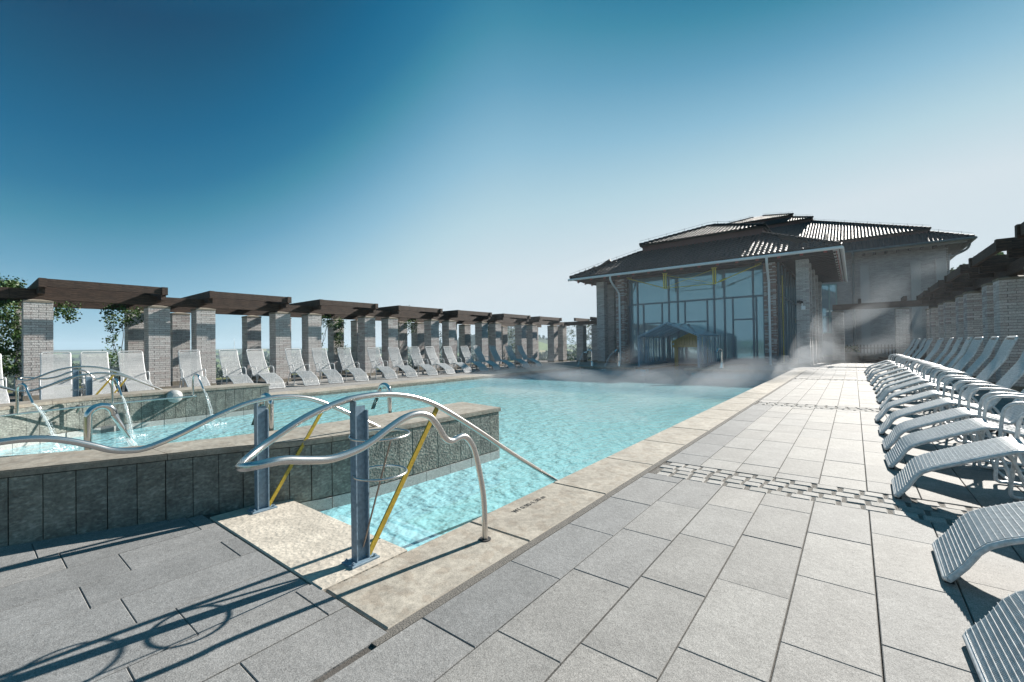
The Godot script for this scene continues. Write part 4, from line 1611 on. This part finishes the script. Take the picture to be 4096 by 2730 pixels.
# ---------- the end pergola, plants and boulders ----------
func make_end_pergola() -> void:
	var o := thing("end_pergola", "short timber beam pergola across the promenade end", "pergola", P(28.75, 1.3, 2.76), "timber pergolas")
	var off := -o.position
	beam("main_beam", P(28.75, -0.86, 2.90) + off, P(28.75, 6.4, 2.90) + off, 0.16, 0.30, o)
	for t in [0.27, 2.0, 4.2]:
		beam("cross_beam", P(28.35, t, 3.16) + off, P(29.9, t, 3.16) + off, 0.13, 0.21, o)
	var k := 0
	for t in [-0.64, 1.89, 4.4]:
		var n := thing("brick_pillar", "%s brick pillar under the end beam, counted from the bath house" % ORD[k], "pillar", P(28.75, t, 0), "brick pillars of the end pergola")
		pillar_parts(n, 2.70, false, true)
		k += 1
	for q in [[30.6, 0.55], [30.9, 1.15], [31.2, 3.0], [30.4, -0.1]]:
		var n := thing("boulder", "dark boulder at the foot of the grey wall behind the end beam", "boulder", P(q[0], q[1], -0.05), "boulders behind the end pergola")
		var b := Bag.new()
		var r := rng.randf_range(0.28, 0.42)
		var prof := PackedVector2Array()
		for i in 8:
			var a := PI * i / 7.0
			prof.push_back(Vector2(sin(a) * r * 1.5 * rng.randf_range(0.85, 1.1), (1.0 - cos(a)) * r * 0.7))
		prof[0].x = 0.0
		prof[7].x = 0.0
		b.lathe(Vector3.ZERO, Vector3.UP, prof, 9)
		part("rock", b, mat.rock, n)
	var f := thing("wooden_fence", "low picket fence along the grey wall behind the end beam", "fence", P(31.8, 1.3, 0))
	for i in 22:
		var b := Bag.new()
		b.box(P(0, -1.6 + i * 0.15, 0.45), 0.05, 0.9, 0.03)
		part("picket", b, mat.wood_z, f)
	var fb := Bag.new()
	fb.box(P(0.03, 0, 0.7), 3.3, 0.06, 0.03)
	fb.box(P(0.03, 0, 0.25), 3.3, 0.06, 0.03)
	part("fence_rail", fb, mat.wood_z, f)
	var sh := thing("shrub", "low dark shrub between the pillar and the picket fence", "shrub", P(30.8, -0.3, 0))
	var b2 := Bag.new()
	b2.tinted = true
	for i in 700:
		b2.tint = leaf_tone(0.2)
		leaf(b2, Vector3(rng.randf_range(-0.5, 0.5), rng.randf_range(0.05, 0.8), rng.randf_range(-0.4, 0.4)), rand_dir(), 0.11)
	part("foliage", b2, mat.leaf, sh)

# ---------- the valley ----------
var land_noise := FastNoiseLite.new()
var wood_noise := FastNoiseLite.new()

func land_h(x: float, z: float) -> float:
	var dx := maxf(maxf(-19.9 - x, x - 9.0), 0.0)
	var dz := maxf(maxf(-80.0 - z, z - 6.0), 0.0)
	var d := sqrt(dx * dx + dz * dz)
	var r := sqrt(x * x + z * z)
	var y := -0.42 - 40.0 * smoothstep(1.5, 190.0, d)
	y += land_noise.get_noise_2d(x, z) * 9.0 * smoothstep(120.0, 900.0, d)
	y += smoothstep(1700.0, 4300.0, r) * (38.0 + land_noise.get_noise_2d(x * 0.35 + 900.0, z * 0.35) * 34.0)
	var hill := Vector2(x + 1290.0, z + 1640.0)
	y += 104.0 * exp(-hill.length_squared() / (230.0 * 230.0))
	hill = Vector2(x + 1560.0, z + 1560.0)
	y += 52.0 * exp(-hill.length_squared() / (300.0 * 300.0))
	return y

func make_land() -> void:
	land_noise.seed = 5
	land_noise.frequency = 0.0011
	land_noise.fractal_octaves = 3
	wood_noise.seed = 9
	wood_noise.frequency = 0.0028
	wood_noise.fractal_octaves = 3
	var b := Bag.new()
	b.tinted = true
	var rings := [0.0]
	var r := 9.0
	while r < 6200.0:
		rings.append(r)
		r *= 1.075 if r > 60.0 else 1.10
	var n := 240
	for i in rings.size() - 1:
		for k in n:
			var a0 := TAU * k / n
			var a1 := TAU * (k + 1) / n
			var q := []
			for e in [[rings[i], a0], [rings[i + 1], a0], [rings[i + 1], a1], [rings[i], a1]]:
				var x: float = cos(e[1]) * e[0]
				var z: float = sin(e[1]) * e[0]
				q.append(Vector3(x, land_h(x, z), z))
			var c: Vector3 = (q[0] + q[2]) * 0.5
			var w := wood_noise.get_noise_2d(c.x, c.z)
			if w > 0.02 or c.y > 6.0:
				b.tint = Color(0.022, 0.040, 0.020)
			else:
				var f := fposmod(land_noise.get_noise_2d(c.x * 6.0, c.z * 6.0) * 7.0, 1.0)
				b.tint = Color(0.10, 0.145, 0.04) if f < 0.45 else Color(0.19, 0.17, 0.075) if f < 0.65 else Color(0.075, 0.12, 0.035)
			b.tri(q[0], q[2], q[1])
			b.tri(q[0], q[3], q[2])
	var g := part("ground", b, mat.land, self)
	tag(g, "valley of fields and woods below the terrace, reaching to hazy hills", "land", "", "structure")
	# the lawn strip behind the pillars
	b = Bag.new()
	b.box(P(11.0, -20.6, -0.11), 2.4, 0.12, 40.0)
	b.box(P(11.0, -22.4, -0.24), 1.6, 0.12, 40.0)
	var l := part("lawn", b, mat.lawn, self)
	tag(l, "strip of sunlit grass behind the pillar terrace", "lawn", "", "structure")
	# woods far off
	var m := Bag.new()
	m.tinted = true
	for k in 70:
		m.tint = Color(0.030, 0.052, 0.022) * rng.randf_range(0.6, 1.5)
		var d := rand_dir()
		leaf(m, Vector3(d.x * 2.4, 4.8 + d.y * 3.6, d.z * 2.4), rand_dir(), 2.4)
	m.tint = Color(0.05, 0.04, 0.03)
	m.tube(PackedVector3Array([Vector3(0, -2, 0), Vector3(0, 5, 0)]), 0.3, 5)
	var shape := m.mesh()
	shape.surface_set_material(0, mat.leaf)
	var spots: Array[Transform3D] = []
	var tries := 0
	while spots.size() < 5200 and tries < 60000:
		tries += 1
		var dist := 210.0 * pow(14.0, rng.randf())
		var az := deg_to_rad(rng.randf_range(-92.0, -24.0))
		var x := sin(az) * dist
		var z := -cos(az) * dist
		if wood_noise.get_noise_2d(x, z) < 0.0 and land_h(x, z) < 6.0 and rng.randf() > 0.06:
			continue
		var sc := rng.randf_range(0.9, 1.8)
		spots.append(Transform3D(Basis(Vector3.UP, rng.randf() * TAU).scaled(Vector3(sc, sc * rng.randf_range(0.8, 1.3), sc)), Vector3(x, land_h(x, z), z)))
	var mm := MultiMesh.new()
	mm.transform_format = MultiMesh.TRANSFORM_3D
	mm.mesh = shape
	mm.instance_count = spots.size()
	for i in spots.size():
		mm.set_instance_transform(i, spots[i])
	var wd := MultiMeshInstance3D.new()
	wd.name = "distant_woods"
	wd.multimesh = mm
	wd.material_override = mat.leaf
	add_child(wd, true)
	tag(wd, "dark woods spread over the valley and hills", "woods", "", "stuff")
	# village houses
	var wall := Bag.new()
	wall.box(Vector3(0, 2.0, 0), 9.0, 7.0, 8.0)
	wall.tri(Vector3(-4.5, 5.5, 4), Vector3(-4.5, 8.6, 0), Vector3(-4.5, 5.5, -4))
	wall.tri(Vector3(4.5, 5.5, 4), Vector3(4.5, 5.5, -4), Vector3(4.5, 8.6, 0))
	var roof := Bag.new()
	roof.bar(Vector3(0, 7.1, 2.3), Vector3(0, 7.15, 2.3001), 0.01, 0.01)
	for e in [-1, 1]:
		var y := Vector3(0, 4.5, e * 3.4).normalized()
		roof.box(Vector3(0, 7.0, e * 2.3), 10.2, 0.35, 5.7, Basis(Vector3.RIGHT, y, Vector3.RIGHT.cross(y)))
	var wm := wall.mesh()
	var rm := roof.mesh()
	for k in 56:
		var dist := rng.randf_range(260.0, 760.0)
		var az := deg_to_rad(rng.randf_range(-88.0, -36.0))
		var x := sin(az) * dist
		var z := -cos(az) * dist
		var h := thing("village_house", "small pale village house with red roof down in the valley", "house", Vector3(x, land_h(x, z) + 0.6, z), "village houses in the valley")
		h.rotation.y = rng.randf() * TAU
		var sc := rng.randf_range(0.7, 1.1)
		h.scale = Vector3(sc, sc, sc)
		obj("wall", wm, mat.house_wall, h)
		obj("roof", rm, mat.house_roof, h)
	# church
	var cx := Vector3(sin(deg_to_rad(-55.1)) * 520.0, 0, -cos(deg_to_rad(-55.1)) * 520.0)
	var ch := thing("church", "small church with onion-topped white tower down in the valley", "church", Vector3(cx.x, land_h(cx.x, cx.z), cx.z))
	var cb := Bag.new()
	cb.box(Vector3(0, 9, 0), 5.5, 22.0, 5.5)
	cb.box(Vector3(9, 4, 0), 13, 12.0, 8)
	part("wall", cb, mat.house_wall, ch)
	cb = Bag.new()
	cb.lathe(Vector3(0, 20, 0), Vector3.UP, PackedVector2Array([Vector2(3.6, 0), Vector2(3.9, 2), Vector2(2.6, 4.4), Vector2(1.2, 5.6), Vector2(1.5, 6.6), Vector2(0.5, 8.4), Vector2(0.1, 12.0)]), 10)
	part("spire", cb, mat.house_roof, ch)
	# wind turbines on the horizon
	for k in 4:
		var az := deg_to_rad([-76.5, -74.0, -70.6, -68.6][k])
		var dist: float = [4000.0, 4100.0, 3700.0, 3900.0][k]
		var at := Vector3(sin(az) * dist, 0, -cos(az) * dist)
		at.y = land_h(at.x, at.z)
		var w := thing("wind_turbine", "tiny white wind turbine on the hazy horizon", "wind turbine", at, "wind turbines on the horizon")
		var tb := Bag.new()
		tb.tube(PackedVector3Array([Vector3(0, -5, 0), Vector3(0, 62, 0)]), 2.2, 8, true, 1.3)
		part("mast", tb, mat.tower, w)
		for i in 3:
			var a := TAU * i / 3.0 + k
			tb = Bag.new()
			tb.bar(Vector3(0, 62, 0), Vector3(cos(a) * 26, 62 + sin(a) * 26, 0).rotated(Vector3.UP, 0.0), 1.6, 1.6)
			part("blade", tb, mat.tower, w)

# ---------- steam over the warm water ----------
var puff_mats := {}

func puff(o: Node3D, at: Vector3, size: Vector3, density: float, turn: Vector3) -> void:
	var d := density
	if not puff_mats.has(d):
		var m := FogMaterial.new()
		m.density = d
		m.albedo = Color(0.97, 0.985, 1.0)
		puff_mats[d] = m
	var f := FogVolume.new()
	f.name = "puff"
	f.shape = RenderingServer.FOG_VOLUME_SHAPE_ELLIPSOID
	f.size = size
	f.material = puff_mats[d]
	o.add_child(f, true)
	f.position = at
	f.rotation = turn

# a soft wisp: loosely nested shells, so that it thins out towards its edge
func wisp(o: Node3D, at: Vector3, size: Vector3, density: float, turn: Vector3) -> void:
	for k in 5:
		var e: float = [1.25, 1.0, 0.76, 0.54, 0.34][k]
		var drift := Vector3(rng.randf_range(-1, 1) * size.x, rng.randf_range(-1, 1) * size.y, rng.randf_range(-1, 1) * size.z) * 0.10
		puff(o, at + drift, size * e * Vector3(rng.randf_range(0.85, 1.15), rng.randf_range(0.8, 1.2), rng.randf_range(0.85, 1.15)), density * 0.38, turn + Vector3(rng.randf_range(-0.2, 0.2), rng.randf_range(-0.3, 0.3), rng.randf_range(-0.3, 0.3)))

func make_steam() -> void:
	var o := thing("steam", "wisps of white steam drifting over the warm pool", "steam", Vector3.ZERO, "", "stuff")
	# the damp air that hangs about the far half of the pool
	puff(o, P(24.5, -4.0, 2.0), Vector3(21, 6.6, 32), 0.0028, Vector3.ZERO)
	# banks and wisps: [s, t, h, size across, size up, size along, density, turn, tilt]
	for q in [
		[8.4, -3.2, 0.0, 2.2, 0.5, 1.6, 0.10, 0.3, 0.05],
		[8.9, -6.6, 0.0, 3.4, 0.45, 1.8, 0.08, 0.2, 0.0],
		[10.2, -4.6, 0.05, 1.6, 0.4, 1.6, 0.10, 0.6, 0.1],
		[11.6, -2.5, 0.25, 1.8, 0.7, 2.4, 0.20, 0.1, 0.25],
		[12.4, -4.6, 0.18, 2.6, 0.55, 1.6, 0.18, -0.2, 0.1],
		[12.2, -7.2, 0.15, 3.2, 0.5, 1.6, 0.16, 0.2, -0.08],
		[11.8, -9.8, 0.10, 2.4, 0.4, 1.4, 0.12, 0.0, 0.1],
		[12.9, -3.5, 0.75, 0.7, 1.0, 0.7, 0.12, 0.3, 0.7],
		[13.0, -5.9, 0.6, 1.7, 0.45, 0.7, 0.10, 0.1, 0.6],
		[12.9, -8.4, 0.55, 1.3, 0.4, 0.7, 0.08, 0.1, -0.5],
		[15.4, -1.9, 0.30, 1.3, 0.8, 2.4, 0.26, 0.1, 0.2],
		[17.4, -1.6, 0.9, 0.6, 1.2, 0.9, 0.16, 0.1, 0.6],
		[19.4, -1.35, 0.45, 1.6, 1.0, 2.6, 0.26, 0.0, 0.3],
		[21.5, -1.0, 1.25, 0.8, 2.2, 0.9, 0.26, 0.4, 0.55],
		[21.9, 0.2, 2.1, 2.0, 0.7, 0.9, 0.22, 0.2, 0.5],
		[20.9, 0.7, 0.9, 1.5, 0.6, 1.0, 0.16, 0.0, 0.35],
		[22.3, 1.6, 1.6, 0.9, 1.8, 0.8, 0.14, 0.0, -0.5],
		[22.2, -0.3, 0.5, 0.7, 1.2, 0.7, 0.14, 0.0, 0.3],
		[17.0, -0.5, 0.2, 1.2, 0.4, 2.0, 0.12, 0.1, 0.1],
		[30.5, 1.2, 3.6, 2.6, 1.4, 1.4, 0.06, 0.0, 0.7],
		[31.0, 3.2, 4.9, 2.2, 0.9, 1.4, 0.05, 0.0, 0.4]]:
		wisp(o, P(q[0], q[1], q[2]), Vector3(q[3], q[4], q[5]), q[6], Vector3(0, q[7], q[8]))

# ---------- the scene ----------
func _ready() -> void:
	rng.seed = 20240
	var cam := Camera3D.new()
	cam.name = "camera"
	cam.keep_aspect = Camera3D.KEEP_HEIGHT
	cam.fov = rad_to_deg(2.0 * atan(1365.0 / 1744.4))
	cam.position = Vector3(0, 1.15, 0)
	cam.rotation = Vector3(0.0109, 0.665, -0.0157)
	cam.near = 0.05
	cam.far = 12000.0
	add_child(cam)
	cam.current = true
	var env := Environment.new()
	env.background_mode = Environment.BG_SKY
	var sky := Sky.new()
	var sm := PanoramaSkyMaterial.new()
	sm.panorama = make_sky()
	sky.sky_material = sm
	env.sky = sky
	env.background_energy_multiplier = 1.0
	env.tonemap_mode = Environment.TONE_MAPPER_LINEAR
	env.tonemap_exposure = EXPOSURE
	env.sdfgi_enabled = true
	env.ssao_enabled = true
	env.ssil_enabled = true
	env.fog_enabled = true
	env.fog_density = 0.00011
	env.fog_light_color = Color(0.80, 0.89, 0.95)
	env.volumetric_fog_enabled = true
	env.volumetric_fog_density = 0.0
	var we := WorldEnvironment.new()
	we.name = "environment"
	we.environment = env
	add_child(we)
	var sun := DirectionalLight3D.new()
	sun.name = "sun"
	sun.light_energy = 1.6
	sun.light_color = Color(1.0, 0.975, 0.94)
	sun.light_angular_distance = 0.55
	sun.shadow_enabled = true
	add_child(sun)
	sun.look_at_from_position(Vector3.ZERO, -sun_dir(), Vector3.UP)

	make_materials()
	make_tile()
	var bb := Bag.new()
	bb.box(Vector3.ZERO, 0.246, 0.053, 0.118)
	brick_x = bb.mesh()
	bb = Bag.new()
	bb.box(Vector3.ZERO, 0.118, 0.053, 0.246)
	brick_z = bb.mesh()

	make_land()
	make_paving()
	make_pool()
	slate_wall(0, "low curved dark slate wall with stone coping beside the steps")
	slate_wall(1, "low curved grey slate wall with fountain rail on the far side of the bay")
	make_bath_house()
	make_porch()
	make_main_building()
	make_end_pergola()

	# pillars and pergola across the pool
	var first := [-0.15, 3.37, 6.83, 10.33, 13.89, 17.47, 21.03, 24.62]
	var k := 0
	var bays := []
	var seconds := []
	for s in first:
		for e in [0.0, 1.15]:
			if s + e < 0.5:
				continue
			var single: bool = s + e < 8.5
			var p := thing("brick_pillar", "whitewashed brick pillar beside the lounger row, %s counted towards the bath house" % ORD[k], "pillar", P(s + e + 0.25, -16.0, 0), "front brick pillars of the terrace pergola")
			pillar_parts(p, 2.40, single)
			var q := thing("brick_pillar", "shaded whitewashed pillar at the grass edge, %s counted towards the bath house" % ORD[k], "pillar", P(s + e + 0.25, -18.4, 0), "rear brick pillars of the terrace pergola")
			pillar_parts(q, 2.40, false)
			k += 1
		seconds.append(s + 1.15 + 0.28)
	for i in first.size() - 1:
		bays.append([seconds[i], first[i + 1] + 0.28])
	pergola_timber("long dark timber pergola on whitewashed pillars across the pool", -15.98, -18.42, -2.0, 27.0, bays, 0.60)
	# pillars and pergola behind the near loungers
	k = 0
	for s in [11.8, 14.1, 15.2, 17.5, 18.72, 21.05, 22.25, 24.6, 25.8]:
		var p := thing("brick_pillar", "pinkish brick pillar behind the promenade loungers, %s counted towards the end beam" % ORD[k], "pillar", P(s, 2.73, 0), "front brick pillars of the promenade pergola")
		pillar_parts(p, 2.40, k == 1, true)
		var q := thing("brick_pillar", "rear brick pillar of the promenade pergola, %s counted towards the end beam" % ORD[k], "pillar", P(s, 5.1, 0), "rear brick pillars of the promenade pergola")
		pillar_parts(q, 2.40, false, true)
		k += 1
	pergola_timber("dark timber pergola on brick pillars behind the promenade loungers", 2.71, 5.12, 7.5, 26.6, [[8.2, 10.5], [11.8, 14.1], [15.2, 17.5], [18.7, 21.05], [22.25, 24.6]], -0.56)

	hand_rails(0, "looped wavy steel handrail with two rings beside the coping", "wavy steel handrail along the near curved slate wall")
	hand_rails(1, "looped wavy steel handrail beyond the far curved wall", "wavy steel handrail hugging the far curved slate wall")
	make_spouts()

	# loungers: one is built, the others are copies
	var proto := lounger()
	var right := [2.13, 3.08, 4.40, 5.33, 6.13, 7.10, 8.12, 9.55, 10.5, 11.45, 12.4, 13.3, 14.45, 15.85, 17.2, 18.55, 19.85]
	var rt := [0.33, 0.335, 0.235, 0.24, 0.25, 0.25, 0.245, 0.345, 0.345, 0.36, 0.37, 0.36, 0.34, 0.30, 0.31, 0.30, 0.29]
	for i in right.size():
		var o: Node3D = proto
		var label := "white wire mesh sun lounger on the promenade, %s towards the bath house" % ORD[i]
		if i == 0:
			o.position = P(right[i], rt[i], 0)
			o.rotation.y = 0.02
			tag(o, label, "sun lounger", "sun loungers along the promenade")
		else:
			o = copy(proto, P(right[i], rt[i], 0), rng.randf_range(-0.06, 0.06), label)
	var left := [0.42, 1.32, 2.04, 2.72, 3.90, 4.95, 5.78, 6.84, 7.67, 8.62, 9.80, 10.78, 11.80, 12.77, 13.78, 14.84, 15.82, 17.0, 18.14, 19.3]
	for i in left.size():
		var o := copy(proto, P(left[i], -13.30 + rng.randf_range(-0.06, 0.06), 0), PI + rng.randf_range(-0.10, 0.10), "white wire mesh sun lounger on the pillar terrace, %s towards the bath house" % ORD[i])
		o.set_meta("group", "sun loungers on the pillar terrace")

	# vines on the pergola across the pool
	vine("thick dark vine smothering the pillar at the near end of the long pergola", P(0.55, -18.1, 0), [[P(0.62, -17.6, 1.55), Vector3(0.55, 0.95, 0.4), 5200], [P(0.35, -16.9, 2.9), Vector3(0.8, 0.08, 0.7), 1800], [P(1.7, -16.9, 2.3), Vector3(0.4, 0.22, 0.42), 700]])
	vine("vine hanging in a curtain behind the second pillar of the long pergola", P(3.2, -18.0, 0), [[P(3.15, -17.4, 2.25), Vector3(0.35, 0.25, 0.45), 700], [P(2.95, -17.7, 1.5), Vector3(0.15, 0.7, 0.16), 420]])
	vine("trailing vine between the fifth and sixth front pillars", P(9.3, -18.1, 0), [[P(9.15, -17.6, 1.75), Vector3(0.2, 0.72, 0.22), 800], [P(9.8, -17.6, 2.3), Vector3(0.25, 0.2, 0.6), 420]])
	vine("vine draped on the rear pillar behind the sixth front pillar", P(10.95, -18.3, 0), [[P(10.5, -17.9, 1.7), Vector3(0.18, 0.7, 0.14), 620]])
	vine("vine climbing behind the eighth front pillar of the long pergola", P(13.1, -18.1, 0), [[P(13.2, -17.8, 1.75), Vector3(0.18, 0.65, 0.2), 640], [P(13.5, -17.2, 3.0), Vector3(0.3, 0.1, 0.5), 220], [P(14.0, -17.4, 2.2), Vector3(0.25, 0.3, 0.3), 350]])
	vine("vine with loose sprays behind the ninth front pillar", P(16.2, -18.2, 0), [[P(16.0, -17.8, 1.9), Vector3(0.2, 0.5, 0.3), 520], [P(16.9, -17.6, 2.3), Vector3(0.25, 0.15, 0.4), 260]])
	vine("short vine tuft behind the eleventh front pillar", P(20.2, -18.2, 0), [[P(20.0, -17.8, 1.9), Vector3(0.22, 0.45, 0.3), 560]])
	vine("dense leafy vine wall filling the last wide bay of the long pergola", P(23.9, -18.0, 0), [[P(23.8, -18.2, 1.2), Vector3(0.55, 1.15, 0.9), 2600]])
	vine("dark overgrown vine hedge between the long pergola and the bath house", P(27.6, -15.2, 0), [[P(27.8, -15.5, 1.3), Vector3(1.5, 1.3, 0.5), 3800], [P(27.6, -13.8, 2.2), Vector3(1.4, 0.7, 0.5), 2400]])
	for i in 3:
		var p := thing("brick_pillar", "%s brick pillar linking the long pergola to the bath house" % ORD[i], "pillar", P(26.2, [-14.55, -13.4, -12.9][i], 0) if i < 2 else P(27.3, -12.6, 0), "link pillars by the bath house")
		pillar_parts(p, 2.40, false)
	var lk := thing("link_beam", "dark timber beam linking the long pergola to the bath house", "beam", P(26.2, -14.0, 2.49))
	beam("main_beam", P(0, -1.85, 0.125), P(0, 1.6, 0.125), 0.15, 0.25, lk)
	for t in [-0.7, 0.5]:
		beam("cross_beam", P(-0.6, t, 0.36), P(1.4, t, 0.36), 0.13, 0.21, lk)
	tree("garden_tree", "slender leafy tree rising behind the promenade pergola", P(56.0, 9.1, -0.3), 9.6, 2.4, 2600, 0.30, "", 0.15)
	tree("garden_tree", "taller leafy tree beside the corner of the main building", P(59.0, 11.8, -0.3), 11.2, 2.8, 2600, 0.32, "", 0.15)
	# hedge behind the promenade pergola
	var hd := thing("hedge", "dark clipped hedge behind the promenade pergola", "hedge", P(18.0, 6.6, -0.1))
	var hb := Bag.new()
	hb.tinted = true
	for i in 7000:
		hb.tint = leaf_tone()
		leaf(hb, P(rng.randf_range(-11, 12), rng.randf_range(-0.5, 0.5), rng.randf_range(0.0, 2.1)), rand_dir(), 0.16)
	part("foliage", hb, mat.leaf, hd)
	make_steam()
